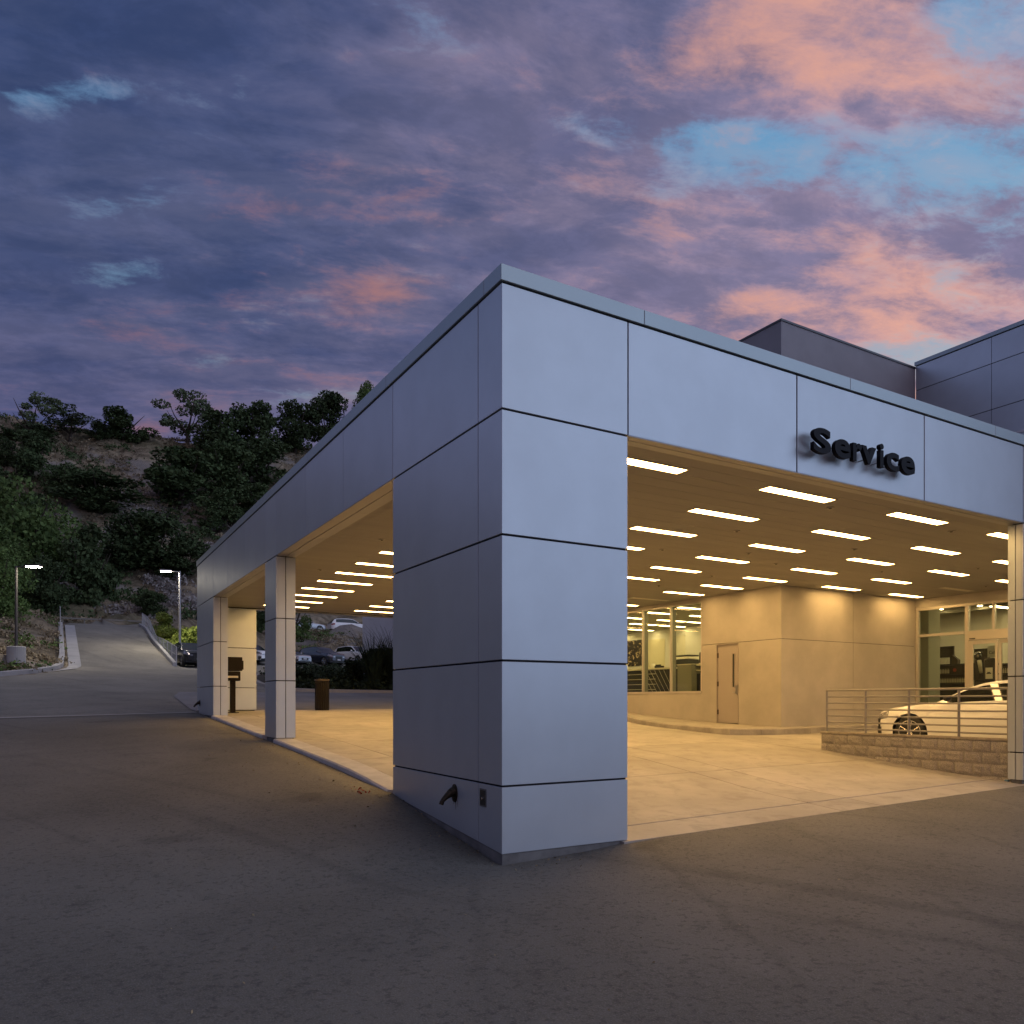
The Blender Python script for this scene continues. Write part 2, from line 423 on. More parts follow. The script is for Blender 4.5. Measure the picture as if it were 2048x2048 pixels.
def ground_z(x, y):
    if y <= 0:
        return .019 * max(0, min(x, 16)) * sstep(-6, 0, y) + lerp_tab(KERB, y)
    if x >= 0 and y < 18.7:
        return floor_z(x, y) - .12
    s = max(y, -1.3 * x - 20)
    k = sstep(.4, 4, -x) if y < 18.6 else 1
    a = lerp_tab(KERB, y) if y < 18.6 else 0
    b = lerp_tab(SMOOTH, s)
    z = a * (1 - k) + b * k if y < 18.6 else b
    if y > 90: z += .1 * max(0, min(x, 60) - 5) * sstep(90, 146, y)
    if x < 0: z += .02 * max(x, -8) * sstep(0, 18, y) * (1 - sstep(20, 40, y))
    # the ramp beyond the drive is steeper and wider than the lot to its right
    if y > 44:
        ramp = lerp_tab([(44, 3.45), (46, 3.6), (66, 7.7), (76, 9.0), (82, 9.4)], y) if y < 82 else None
        if ramp is not None:
            w = (1 - sstep(2.6, 3.6, x)) * sstep(-4.6, -3.6, x)
            z = z * (1 - w) + ramp * w
            if x < -3.6: z = max(z, ramp + .25 * min(-x - 3.6, 6))
    return z

ASPH_FRONT = [(0, 0), (1.35, .055), (1.6, .103), (2.95, .13), (4.8, .166), (7.1, .209), (9.1, .248), (12, .303), (18, .4)]
_g0 = ground_z
def ground_z(x, y):
    if y <= 0 and x > 0:
        return lerp_tab(ASPH_FRONT, x) * sstep(-7, 0, y) + lerp_tab(KERB, y)
    return _g0(x, y)
def rng(*seg):
    out = []
    for a, b, s in seg:
        n = max(1, round((b - a) / s)); out += [a + (b - a) * i / n for i in range(n)]
    return out + [seg[-1][1]]
def kerb_x(y):   # edge of the planting left of the drive
    return lerp_tab([(33.0, -12), (34.4, -8), (36.2, -5.6), (39.3, -4.25), (42, -3.6), (44.3, -3.2), (46, -3.1), (80, -3.1)], y)
def is_asphalt(x, y):
    if y < 33: return -26 < x < 40
    if x < kerb_x(y) + .2: return False
    if y < 46: return x < 34
    if x < 2.9: return y < 72
    return y < 61 and x < 34
def build_ground():
    xs = rng((-330, -90, 30), (-90, -30, 6), (-30, -12, 1.5), (-12, -.03, .5), (-.03, 0, .03), (0, 14, .5), (14, 40, 1.3), (40, 90, 5), (90, 330, 30))
    ys = rng((-330, -60, 45), (-60, -12, 4), (-12, -.03, .75), (-.03, 0, .03), (0, 18.7, .55), (18.7, 18.73, .03), (18.73, 64, .75), (64, 160, 2), (160, 330, 17))
    nx, ny = len(xs), len(ys)
    vs = []
    for y in ys:
        for x in xs:
            z = ground_z(x, y)
            if y > 62 and not is_asphalt(x, y):
                z += .5 * math.sin(x * .31 + y * .17) + .35 * math.sin(x * .83 - y * .41) + .25 * random.uniform(-1, 1)
            vs.append((x, y, z))
    fa, fh, fw = [], [], []
    for j in range(ny - 1):
        for i in range(nx - 1):
            f = (j * nx + i, j * nx + i + 1, (j + 1) * nx + i + 1, (j + 1) * nx + i)
            cx_, cy_ = (xs[i] + xs[i + 1]) / 2, (ys[j] + ys[j + 1]) / 2
            (fh if not is_asphalt(cx_, cy_) else fa if cy_ < 18.4 else fw).append(f)
    for nm, ff, mm in (('asphalt_ground', fa, ASPH), ('drive_asphalt', fw, WORN), ('hillside', fh, HILL)):
        used = sorted({i for f in ff for i in f}); mp = {a: b for b, a in enumerate(used)}
        o = mesh(nm, [vs[i] for i in used], [tuple(mp[i] for i in f) for f in ff], mm, smooth=True)
        tag(o, kind='structure')
build_ground()

# gutter strip across the drive, apron and concrete strip beside the ramp
def sheet(name, rows, m, lift=.02, thick=.0, kind='structure'):
    """rows: list of lists of (x, y); a sheet that follows the ground"""
    n = len(rows[0]); v = [(x, y, ground_z(x, y) + lift) for r_ in rows for x, y in r_]
    f = [(j * n + i, j * n + i + 1, (j + 1) * n + i + 1, (j + 1) * n + i) for j in range(len(rows) - 1) for i in range(n - 1)]
    o = mesh(name, v, f, m, smooth=True); tag(o, kind=kind); return o
xs_ = [-26 + i * 1.0 for i in range(26)] + [-.06]
sheet('drainage_gutter', [[(x, 18.15 + .02 * x) for x in xs_], [(x, 18.5 + .02 * x) for x in xs_]], CONC, .012)
LCONC = mat('pale_concrete', (.40, .40, .40), .85, 0, .2, .8, bump=.3, bscale=40)
DRIVEC = mat('drive_concrete', (.24, .24, .25), .85, 0, .25, .6, bump=.3, bscale=40)
rws = []
for i in range(15):
    y = 18.75 + i * .55
    xl = lerp_tab([(18.7, .0), (19, -.1), (24.4, .05), (26.4, .5), (30, 1.4)], y)
    rws.append([(xl + (24 - xl) * j / 12, y) for j in range(13)])
sheet('concrete_drive', rws, DRIVEC, .02)
rws = []
for i in range(36):
    y = 39.5 + i * .75
    xe = kerb_x(y)
    rws.append([(xe + .1, y), (xe + lerp_tab([(39.5, .12), (45, .75), (70, .8)], y), y)])
sheet('ramp_side_strip', rws, LCONC, .03)

def kerb_run(root, pts, width, hgt, base, m, gap=.012, seg=1.5, side=1):
    """kerb stones laid along a polyline of the outer edge"""
    d = [0]
    for a, b in zip(pts, pts[1:]): d.append(d[-1] + math.dist(a, b))
    def at(s):
        for i in range(len(pts) - 1):
            if s <= d[i + 1] or i == len(pts) - 2:
                t_ = (s - d[i]) / (d[i + 1] - d[i])
                return pts[i][0] + (pts[i + 1][0] - pts[i][0]) * t_, pts[i][1] + (pts[i + 1][1] - pts[i][1]) * t_
    n = max(1, round(d[-1] / seg))
    for k_ in range(n):
        s0, s1 = d[-1] * k_ / n + gap / 2, d[-1] * (k_ + 1) / n - gap / 2
        v = []; sub = 4
        for j in range(sub + 1):
            s_ = s0 + (s1 - s0) * j / sub
            x, y = at(s_); xa, ya = at(max(0, s_ - .15)); xb, yb = at(min(d[-1], s_ + .15))
            l = math.hypot(xb - xa, yb - ya); nx_, ny_ = -(yb - ya) / l * side, (xb - xa) / l * side
            z = base(x, y)
            v += [(x, y, z - .1), (x + nx_ * .012, y + ny_ * .012, z + hgt - .02), (x + nx_ * .035, y + ny_ * .035, z + hgt), (x + nx_ * width, y + ny_ * width, z + hgt), (x + nx_ * width, y + ny_ * width, z - .1)]
        f = []
        for j in range(sub):
            for i in range(4): f.append((j * 5 + i, j * 5 + i + 1, (j + 1) * 5 + i + 1, (j + 1) * 5 + i))
        f += [(0, 1, 2, 3, 4), tuple(sub * 5 + i for i in (4, 3, 2, 1, 0))]
        mesh('kerb_stone', v, f, m, root)
def sroot(name, loc=(0, 0, 0)):
    o = bpy.data.objects.new(name, None); C.objects.link(o); o['kind'] = 'structure'; o.location = loc; ORG[o] = Vector(loc); o.empty_display_size = .2
    return o
kl = sroot('roadside_kerb')
kerb_run(kl, [(-12, 33.0), (-8, 34.2), (-5.7, 36.0), (-4.35, 39.0), (-3.75, 42), (-3.3, 44.6), (-3.15, 50), (-3.15, 66)], .3, .22, ground_z, LCONC, seg=3)
# floor under the canopy
fl = sroot('canopy_floor')
XS = [.32, 1.06, 5.05, 5.85, 9.3, 12.9, 17.45]; YS = [-.055, .5, 2.69, 5.4, 8.1, 10.8, 13.5, 16.2, 18.72]
for j in range(len(YS) - 1):
    for i in range(len(XS) - 1):
        x0, x1, y0, y1 = XS[i] + .006, XS[i + 1] - .006, YS[j] + .006, YS[j + 1] - .006
        if j == 0 and i == 0: continue
        if j == 0 and i == 1: x0 = 1.46
        if y0 > 6.6 and x0 > 11.7: continue
        if y0 > 5 and x1 > 12: x1 = min(x1, 17.4)
        n = 4; v = []
        for b in range(n + 1):
            for a in range(n + 1):
                x, y = x0 + (x1 - x0) * a / n, y0 + (y1 - y0) * b / n
                v.append((x, y, floor_z(x, max(y, 0)) + (.0 if j else -.004)))
        f = [(b * (n + 1) + a, b * (n + 1) + a + 1, (b + 1) * (n + 1) + a + 1, (b + 1) * (n + 1) + a) for b in range(n) for a in range(n)]
        ring = [a for a in range(n + 1)] + [(b + 1) * (n + 1) - 1 for b in range(1, n + 1)] + [n * (n + 1) + a for a in range(n - 1, -1, -1)] + [b * (n + 1) for b in range(n - 1, 0, -1)]
        nb = len(v); v += [(v[r_][0], v[r_][1], v[r_][2] - .1) for r_ in ring]
        for r_ in range(len(ring)): f.append((ring[r_], nb + r_, nb + (r_ + 1) % len(ring), ring[(r_ + 1) % len(ring)]))
        mesh('slab', v, f, FLOORC, fl)
# kerbs between the left columns
kk = sroot('canopy_kerb')
for a, b in ((2.86, 8.86), (9.81, 15.80)):
    kerb_run(kk, [(-.07, b), (-.07, (a + b) / 2), (-.07, a)], .38, .075, lambda x, y: floor_z(.3, y) - .065, mat('kerb_pale', (.55, .54, .52), .8, 0, .2, 3, bump=.3, bscale=50), seg=2.9, side=1)
# raised walk along the office wall
def walk_z(x, y):
    return lerp_tab([(6.2, .925), (6.65, .937), (9.05, 1.0), (10.9, 1.11), (12.6, 1.21), (19, 1.42)], y) + .008 * max(0, x - 11.8)
wk = sroot('walkway')
KP = [(11.75, 13.6), (11.2, 12.3), (10.63, 11.2), (10.15, 10.05), (9.92, 8.8), (9.84, 7.5), (9.86, 6.62), (10.4, 6.42), (11.28, 6.26), (13.02, 6.28), (17.33, 6.34)]
kerb_run(wk, KP, .16, .16, lambda x, y: walk_z(x, y) - .16, mat('kerb_concrete', (.40, .37, .33), .85, 0, .3, 2.2, bump=.3, bscale=50), seg=1.6, side=1)
def kin(y):
    pp = [(p[1], p[0]) for p in KP[:7]][::-1]; return lerp_tab(pp, y) + .14
rws = []
yy = [6.62 + i * .35 for i in range(21)]
v = []
for y in yy:
    for j in range(5):
        x = kin(y) + (11.79 - kin(y)) * j / 4; v.append((x, y, walk_z(x, y) - .004))
f = [(b * 5 + a, b * 5 + a + 1, (b + 1) * 5 + a + 1, (b + 1) * 5 + a) for b in range(20) for a in range(4)]
nb = len(v)
xx = [9.95, 10.6, 11.28, 12, 13, 14.5, 16, 17.33]
for x in xx:
    yk = lerp_tab([(9.86, 6.62), (10.4, 6.42), (11.28, 6.26), (13.02, 6.28), (17.4, 6.34)], x) + .12
    v += [(x, yk, walk_z(x, yk) - .004), (x, 6.68 if x > 11.3 else 6.63, walk_z(x, 6.66) - .004)]
f += [(nb + 2 * i, nb + 2 * i + 2, nb + 2 * i + 3, nb + 2 * i + 1) for i in range(len(xx) - 1)]
mesh('walk_slab', v, f, FLOORC, wk)

# ------------------------------------------------------------------ the canopy
Z = [.112, .766, 1.986, 3.206, 4.422, 5.645]
G = .010
can = thing('service_canopy', 'silver aluminium-panelled service canopy with a bright warm-lit ceiling', 'canopy', (0, 0, 0))
def lprism(x1, y1, z0, z1, zl=None, th=.04):
    """a sheet folded round the outer corner (0,0)"""
    poly = [(0, 0), (x1, 0), (x1, th), (th, th), (th, y1), (0, y1)]
    mb = MB(); mb.prism(poly, (lambda x, y: z0 + (zl or 0) * y), z1); return mb
yb = [0, .49, 2.81, 4.79, 6.83, 8.88, 9.79, 11.8, 13.8, 15.82, 18.6]
xb = [0, 1.549, 4.219, 6.891, 9.55, 11.1, 13.6, 17.28]
BEV = .003
def panel_left(y0, y1, z0, z1, slope=0, x=0.0):
    mb = MB(); mb.prism([(x, y0 + G * .6), (x + .04, y0 + G * .6), (x + .04, y1 - G * .6), (x, y1 - G * .6)], (lambda a, b: z0 + G + slope * b), z1 - G)
    mb.build('panel', ALU, can, bev=BEV)
def panel_front(x0, x1, z0, z1, y=0.0, m=None):
    box('panel', x0 + G, x1 - G, y, y + .04, z0 + G, z1 - G, m or ALU, can, bev=BEV)
for k_ in range(5):     # corner pier: folded corner panels and the two wings
    z0, z1 = Z[k_], Z[k_ + 1]
    lprism(xb[1] - G * .5, yb[1] - G * .6, z0 + (G if k_ else 0), z1 - G, .10 if k_ == 0 else 0).build('panel', ALU, can, bev=BEV)
    panel_left(yb[1], yb[2], z0 - (G if k_ == 0 else 0), z1, .10 if k_ == 0 else 0)
    # wings behind (inner faces)
    box('panel', .05, 1.52, .34, .38, z0 + G, z1 - G, ALU, can)
    box('panel', .34, .38, .40, 2.79, z0 + G, z1 - G, ALU, can)
    box('panel', xb[1] - .04, xb[1] - .006, .055, .325, z0 + G, z1 - G, ALU, can)
    box('panel', .055, .325, 2.775, 2.805, z0 + G, z1 - G, ALU, can)
# pier core and base
mb = MB(); mb.box(.025, 1.535, .025, .355, .13, 5.6); mb.box(.025, .355, .355, 2.79, .13, 5.6); mb.build('pier_core', CORE, can)
mb = MB(); mb.prism([(.012, .012), (1.475, .012), (1.475, .33), (.33, .33), (.33, 2.7), (.012, 2.7)], -.3, lambda x, y: .108 + .1 * y)
mb.build('plinth', BASEC, can)
# fascia
for a, b in zip(yb[2:], yb[3:]): panel_left(a, b, Z[4], Z[5])
for a, b in zip(xb[1:], xb[2:]): panel_front(a, b, Z[4], Z[5])
mb = MB(); mb.box(.025, .36, 2.795, 18.57, 4.44, 5.6); mb.box(1.54, 17.2, .025, .21, 4.44, 5.6); mb.box(.36, 11.7, 18.26, 18.57, 4.44, 5.6)
mb.build('fascia_core', CORE, can)
for a, b in zip([.0, 4, 8], [4, 8, 11.75]): box('panel', a + G, b - G, 18.56, 18.6, 4.432, 5.635, ALU, can)
# soffit returns under the fascia (two strips with a joint)
def soff(x0, x1, y0, y1): box('soffit_panel', x0 + .004, x1 - .004, y0 + .004, y1 - .004, 4.424, 4.436, SOFFIT, can)
for a, b in ((2.81, 4.79), (4.79, 6.83), (6.83, 8.88), (9.79, 11.8), (11.8, 13.8), (13.8, 15.82)):
    soff(.0, .185, a, b); soff(.19, .38, a, b)
for a, b in ((1.549, 4.219), (4.219, 6.891), (6.891, 9.55), (11.1, 13.6), (13.6, 17.28)):
    soff(a, b, 0, .118); soff(a, b, .123, .25)
for a, b in ((1.67, 4.5), (4.5, 8), (8, 11.78)): soff(a, b, 18.25, 18.6)
# columns
def column(x0, x1, y0, y1, base, jamb, rows=Z):
    zb = base + .10
    mb = MB(); mb.box(x0 + .025, x1 - .025, y0 + .025, y1 - .025, zb, 5.6 if False else 4.40); mb.build('column_core', CORE, can)
    box('plinth', x0 + .03, x1 - .03, y0 + .03, y1 - .03, base - .3, zb, BASEC, can)
    lv = [zb] + [z for z in rows if z > zb + .12]
    lv = [z for z in lv if z <= 4.43]
    for a, b in zip(lv, lv[1:]):
        za_, zb_ = a + G, b - G
        if jamb == 'y':    # faces -Y with a mid joint
            box('panel', x0, x0 + .03, y0, y1, za_, zb_, ALU, can, bev=BEV)
            xm = (x0 + x1) / 2
            box('panel', x0 + .031, xm - .008, y0, y0 + .03, za_, zb_, ALU, can)
            box('panel', xm + .008, x1, y0, y0 + .03, za_, zb_, ALU, can)
            box('panel', x1 - .03, x1, y0 + .035, y1 - .035, za_, zb_, ALU, can)
            box('panel', x0 + .031, x1 - .005, y1 - .03, y1, za_, zb_, ALU, can)
        else:
            ym = (y0 + y1) / 2
            box('panel', x0, x1, y0, y0 + .03, za_, zb_, ALU, can, bev=BEV)
            box('panel', x0, x0 + .03, y0 + .031, ym - .006, za_, zb_, ALU, can)
            box('panel', x0, x0 + .03, ym + .006, y1, za_, zb_, ALU, can)
            box('panel', x1 - .03, x1, y0 + .031, y1, za_, zb_, ALU, can)
            box('panel', x0 + .035, x1 - .035, y1 - .03, y1 - .002, za_, zb_, ALU, can)
column(0, .38, 8.88, 9.79, ground_z(-.1, 9.0) - .03, 'y')
column(0, .38, 15.82, 18.24, ground_z(-.1, 16.0) - .06, 'y')
column(9.545, 11.08, .0, .23, .22, 'x')
# back leg of the far corner pier, its lit face towards the camera
for a, b in ((1.30, 1.986), (1.986, 3.206), (3.206, 4.43)):
    box('panel', .385, 1.67, 18.25, 18.29, a + G, b - G, ALU, can, bev=BEV)
    box('panel', 0, .38, 18.25, 18.6, a + G, b - G, ALU, can)
    box('panel', .385, 1.67, 18.56, 18.6, a + G, b - G, ALU, can)
    box('panel', 1.63, 1.67, 18.295, 18.555, a + G, b - G, ALU, can)
box('column_core', .40, 1.62, 18.3, 18.55, 1.2, 4.42, CORE, can)
box('plinth', .3, 1.6, 18.28, 18.55, .9, 1.31, BASEC, can)
# coping
def cop(x0, x1, y0, y1): box('coping', x0 + .002, x1 - .002, y0 + .002, y1 - .002, 5.653, 5.812, COPING, can, bev=.004)
cop(-.022, 1.76, -.022, .33)
for i in range(5): cop(1.76 + i * 3.47, min(1.76 + (i + 1) * 3.47, 17.25), -.022, .33)
ys2 = [.33, 3.0, 6.6, 10.2, 13.8, 18.62]
for a, b in zip(ys2, ys2[1:]): cop(-.022, .36, a, b)
cop(.36, 11.7, 18.3, 18.62)
box('joint_shadow', 0.02, 17.2, .012, .3, 5.6, 5.66, CORE, can); box('joint_shadow', .012, .33, .3, 18.55, 5.6, 5.66, CORE, can)
MBR = MB(); MBR.box(.36, 17.25, .24, 6.6, 5.1, 5.2); MBR.box(.36, 11.7, 6.6, 18.26, 5.1, 5.2); MBR.build('roof', mat('roof_membrane', (.3, .3, .3), .9), can)
# ceiling planks
ceil_y = .255
PW = .2975
while ceil_y < 18.24:
    y1 = min(ceil_y + PW, 18.24)
    cut = [(ceil_y, y1)]
    if ceil_y < 6.66 < y1: cut = [(ceil_y, 6.66), (6.668, y1)]
    for a, b in cut:
        xe = 17.32 if b <= 6.665 else 11.775
        box('ceiling_plank', .385 if a > .3 else .385, xe, a + .002, b - .002, 4.452, 4.466, CEIL, can)
    ceil_y = y1
mb = MB(); mb.box(.30, 17.3, .22, 6.665, 4.475, 4.50); mb.box(.30, 11.76, 6.675, 18.3, 4.475, 4.50); mb.build('ceiling_backing', CORE, can)

# ceiling lights -----------------------------------------------------------
COLX = [2.35, 5.165, 7.955, 10.745, 13.53, 16.25]
ROWY = [.755 + 1.375 * i for i in range(13)]
ordn = ['first', 'second', 'third', 'fourth', 'fifth', 'sixth', 'seventh', 'eighth', 'ninth', 'tenth', 'eleventh', 'twelfth', 'thirteenth']
def fixture(x, y, lit, label):
    t_ = thing('ceiling_light', label, 'ceiling light', (x, y, 4.452), 'recessed strip lights in the canopy ceiling')
    L_, W_ = .67, .095
    mb = MB()
    for a in ((-L_ - .025, L_ + .025, -W_ - .022, -W_), (-L_ - .025, L_ + .025, W_, W_ + .022), (-L_ - .025, -L_, -W_, W_), (L_, L_ + .025, -W_, W_)):
        mb.box(*a, -.006, .0)
    me = mb; v = [(p[0], p[1], p[2]) for p in me.v]
    mesh('trim', v, me.f, SOFFIT, t_, local=True)
    mesh('diffuser', bv(-L_, L_, -W_, W_, -.003, -.0005), BF, LAMP if lit else DEADLAMP, t_, local=True)
    return t_
for i, x in enumerate(COLX):
    for j, y in enumerate(ROWY):
        if x > 11.8 and y > 6.5: continue
        lit = (i, j) not in ((3, 7), (5, 3))
        lab = ('lit' if lit else 'dark unlit') + ' ceiling strip, ' + ordn[j] + ' back from the sign side, ' + ordn[i] + ' line from the pier'
        fixture(x, y, lit, lab)
DISC = [(6.17, 2.83), (6.17, 4.68), (7.86, 4.12), (9.24, 6.47), (9.25, 4.65), (9.23, 8.28), (6.16, 0.99), (9.26, 2.82), (12.03, 4.13), (9.29, 1.0), (13.43, 2.81), (16.3, 4.18), (1.28, 6.52), (1.27, 10.19)]
for i, (x, y) in enumerate(DISC):
    ci_ = min(range(6), key=lambda q_: abs(COLX[q_] - x)); rj_ = min(range(13), key=lambda q_: abs(ROWY[q_] - y))
    t_ = thing('ceiling_sensor', 'round ceiling fitting near the %s strip of the %s line%s' % (ordn[rj_], ordn[ci_], ', near side' if ROWY[rj_] > y else ''), 'ceiling fitting', (x, y, 4.452), 'small round fittings between the ceiling lights')
    mb = MB(); mb.lathe([(.055, -.012), (.06, 0)], (0, 0, 0), n=14); o = mesh('rim', mb.v, mb.f, mat('fitting_grey', (.34, .32, .28), .5), t_, local=True)
    mb = MB(); mb.lathe([(.012, -.022), (.024, -.016), (.024, -.012)], (0, 0, 0), n=10); mesh('nozzle', mb.v, mb.f, mat('fitting_dark', (.06, .05, .045), .5), t_, local=True)

# nozzles and switch box on the panels
def spout(y, z, label):
    t_ = thing('overflow_spout', label, 'spout', (0, y, z), 'bronze overflow spouts on the canopy piers')
    mb = MB(); mb.lathe([(.085, 0), (.085, .012), (.05, .02)], (0, 0, 0), n=18)
    v = [(-p[2], p[0] * .8, p[1] * 1.15) for p in mb.v]; mesh('flange', v, mb.f, BRONZE, t_, local=True)
    mb = MB(); pts = [(-.01, .0, .02, .055), (-.05, .0, .005, .046), (-.10, .0, -.03, .032), (-.15, .0, -.075, .024), (-.165, 0, -.115, .026)]
    for a, b in zip(pts, pts[1:]): mb.tube(a[:3], b[:3], a[3], 12, b[3])
    mesh('bent_spout', mb.v, mb.f, BRONZE, t_, local=True, smooth=False)
spout(1.02, .60, 'bronze overflow spout low on the left face of the near corner pier')
spout(18.05, 1.52, 'small bronze overflow spout on the farthest canopy pier')
t_ = thing('switch_box', 'recessed steel switch box low on the near corner pier', 'switch box', (0, .375, .62))
mb = MB(); mb.box(-.006, .001, .31, .445, .53, .71)
mb.build('cover_frame', mat('box_frame', (.22, .22, .22), .4, .6), t_)
box('cover_plate', -.009, -.005, .325, .43, .545, .695, mat('box_plate', (.07, .07, .065), .35, .6), t_)
mb = MB(); mb.tube((-.009, .372, .615), (-.02, .372, .615), .012, 12); mb.build('key_switch', mat('key_metal', (.8, .8, .85), .15, 1), t_)
# dribble stain under the spout
t_ = None

# Service sign ---------------------------------------------------------------
sg = thing('service_sign', 'black raised letters reading Service on the front fascia', 'sign', (5.39, -.16, 4.68))
def sign_letters():
    rngs = {'S': (4.338, 4.67, 4.672, 4.985), 'e': (4.742, 5.05, 4.672, 4.912), 'r': (5.10, 5.285, 4.678, 4.912), 'v': (5.275, 5.575, 4.678, 4.908), 'i': (5.655, 5.735, 4.678, 4.99), 'c': (5.80, 6.07, 4.672, 4.912), 'e2': (6.12, 6.425, 4.672, 4.912)}
    for key, (x0, x1, z0, z1) in rngs.items():
        cu = bpy.data.curves.new('letter', 'FONT'); cu.body = key[0]; cu.size = .4; cu.extrude = .5; cu.offset = .012; cu.resolution_u = 6
        ob = bpy.data.objects.new('tmp', cu); C.objects.link(ob)
        dg = bpy.context.evaluated_depsgraph_get(); dg.update()
        me = bpy.data.meshes.new_from_object(ob.evaluated_get(dg)); bpy.data.objects.remove(ob)
        n = len(me.vertices); co = np.empty(n * 3); me.vertices.foreach_get('co', co); co = co.reshape(-1, 3)
        mn, mx = co.min(0), co.max(0)
        X = x0 + (co[:, 0] - mn[0]) / (mx[0] - mn[0]) * (x1 - x0)
        Zz = z0 + (co[:, 1] - mn[1]) / (mx[1] - mn[1]) * (z1 - z0)
        Y = np.where(co[:, 2] > 0, -.155, -.10)
        out = np.stack([X - 5.39, Y + .16, Zz - 4.68], 1)
        me.vertices.foreach_set('co', out.ravel()); me.materials.clear(); me.materials.append(BLACKM); me.update()
        o = link('letter', me, sg)
        # stand-off pins
    mb = MB()
    for x in (4.5, 4.9, 5.16, 5.42, 5.69, 5.93, 6.27):
        mb.tube((x, -.09, 4.75), (x, .0, 4.75), .008, 6)
    mb.build('stand_off_pins', STEEL, sg)
sign_letters()
# ------------------------------------------------------------------ main building
mbd = thing('dealership_building', 'two-storey building of stucco and silver panels behind the canopy', 'building', (11.78, 6.67, 0))
MW = ALU
def wall(x0, x1, y0, y1, z0, z1, m=STUCCO, name='wall_section'): return box(name, x0, x1, y0, y1, z0, z1, m, mbd)
JT = .006
# west wall (x = 11.78), pieces between joints, window and door openings
ZT = 11.0
T0, T1 = 11.78, 11.98
wall(T0, T1, 6.67, 8.06, .5, 3.125); wall(T0, T1, 6.67, 8.06, 3.125 + 2 * JT, 4.9)
wall(T0, T1, 8.86, 9.42, .5, 3.125); wall(T0, T1, 8.86, 9.42, 3.125 + 2 * JT, 4.9)
wall(T0 + .001, T1, 8.06, 8.86, 3.137, 4.9); 
wall(T0, T1, 9.42, 18.45, .5, 1.80); wall(T0, T1, 9.42, 18.45, 4.37, 4.9)
wall(T0, T1, 16.95, 18.45, 1.80, 4.37)
wall(T0, T1, 18.45, 37.0, 0, ZT, mat('pale_rear_stucco', (.66, .67, .72), .9, 0, .08, 1, bump=.4, bscale=90), 'rear_wall'); wall(T0, T1, 6.67, 18.45, 4.9, ZT, STUCCOG, 'upper_wall')
# south wall (y = 6.67)
for a, b in ((T1, 14.56), (14.56 + 2 * JT, 17.33)):
    wall(a, b, 6.67, 6.87, .5, 3.125); wall(a, b, 6.67, 6.87, 3.125 + 2 * JT, 4.9)
wall(T1, 17.33, 6.672, 6.87, 4.9, ZT, STUCCOG, 'upper_wall')
box('wall_core', T0 + .02, T1 - .02, 6.69, 8.05, .5, 4.4, CORE, mbd); box('wall_core', T1, 17.3, 6.69, 6.85, .5, 4.4, CORE, mbd)
box('parapet_cap', T0 - .02, T1 + .05, 6.65, 37, ZT, ZT + .05, mat('parapet_metal', (.10, .10, .11), .5, .5), mbd)
box('parapet_cap', T1 + .05, 17.33, 6.65, 6.9, ZT, ZT + .05, MATS['parapet_metal'], mbd)
box('roof', T1, 17.3, 6.88, 36.9, 10.4, 10.5, MATS['roof_membrane'], mbd)
wall(17.33, 17.45, 37 - .2, 37, 0, .1)
# east return (x = 17.33) above the canopy: metal panels
zz_ = [4.5, 5.52, 6.74, 7.96, 9.18, 10.38, 11.07]
yy_ = [6.66, 4.59, 2.15, -.3, -2.7, -5.1]
for a, b in zip(zz_, zz_[1:]):
    for c, d in zip(yy_[1:], yy_):
        if c < 4 and d < 4.8 and a > 7 and b < 8.5: continue
        box('panel', 17.33, 17.37, c + G * .6, d - G * .6, a + G, b - G, ALU, mbd)
box('wall_core', 17.352, 17.50, -5.1, 6.66, 4.47, 11.05, CORE, mbd)
box('coping', 17.30, 17.75, -5.2, 6.68, 11.085, 11.19, COPING, mbd)
# upper window just above the canopy coping
uw = box('window', 17.36, 17.40, -.28, 4.57, 7.975, 8.37, GLASS, mbd)
box('frame', 17.31, 17.36, -.3, 4.58, 8.37, 8.43, mat('white_trim', (.75, .76, .78), .4), uw)
# the door in the west wall
dr = box('door', T0 + .03, T0 + .07, 8.09, 8.83, .995, 3.10, DOORP, mbd)
mb = MB(); mb.box(T0 - .012, T0 + .12, 8.06, 8.085, .985, 3.125); mb.box(T0 - .012, T0 + .12, 8.835, 8.86, .985, 3.125); mb.box(T0 - .012, T0 + .12, 8.085, 8.835, 3.10, 3.125)
mb.build('door_frame', DOORP, mbd)
box('vision_glass', T0 + .024, T0 + .029, 8.245, 8.285, 1.96, 2.83, mat('dark_glass', (.02, .03, .02), .08), dr)
mb = MB(); mb.box(T0 + .012, T0 + .029, 8.225, 8.232, 1.95, 2.84); mb.box(T0 + .012, T0 + .029, 8.296, 8.303, 1.95, 2.84); mb.build('glazing_bead', DOORP, dr)
mb = MB(); mb.box(T0 + .0, T0 + .03, 8.12, 8.175, 1.75, 2.0); mb.tube((T0 - .03, 8.148, 1.81), (T0 - .03, 8.25, 1.81), .011, 8); mb.tube((T0 + .01, 8.148, 1.81), (T0 - .03, 8.148, 1.81), .011, 8); mb.tube((T0 + .01, 8.148, 1.94), (T0 - .015, 8.148, 1.94), .018, 10)
mb.build('handle', STEEL, dr)
for z in (1.22, 1.98, 2.75): box('hinge', T0 + .005, T0 + .03, 8.805, 8.84, z, z + .13, mat('hinge_dark', (.10, .08, .06), .4, .8), dr)
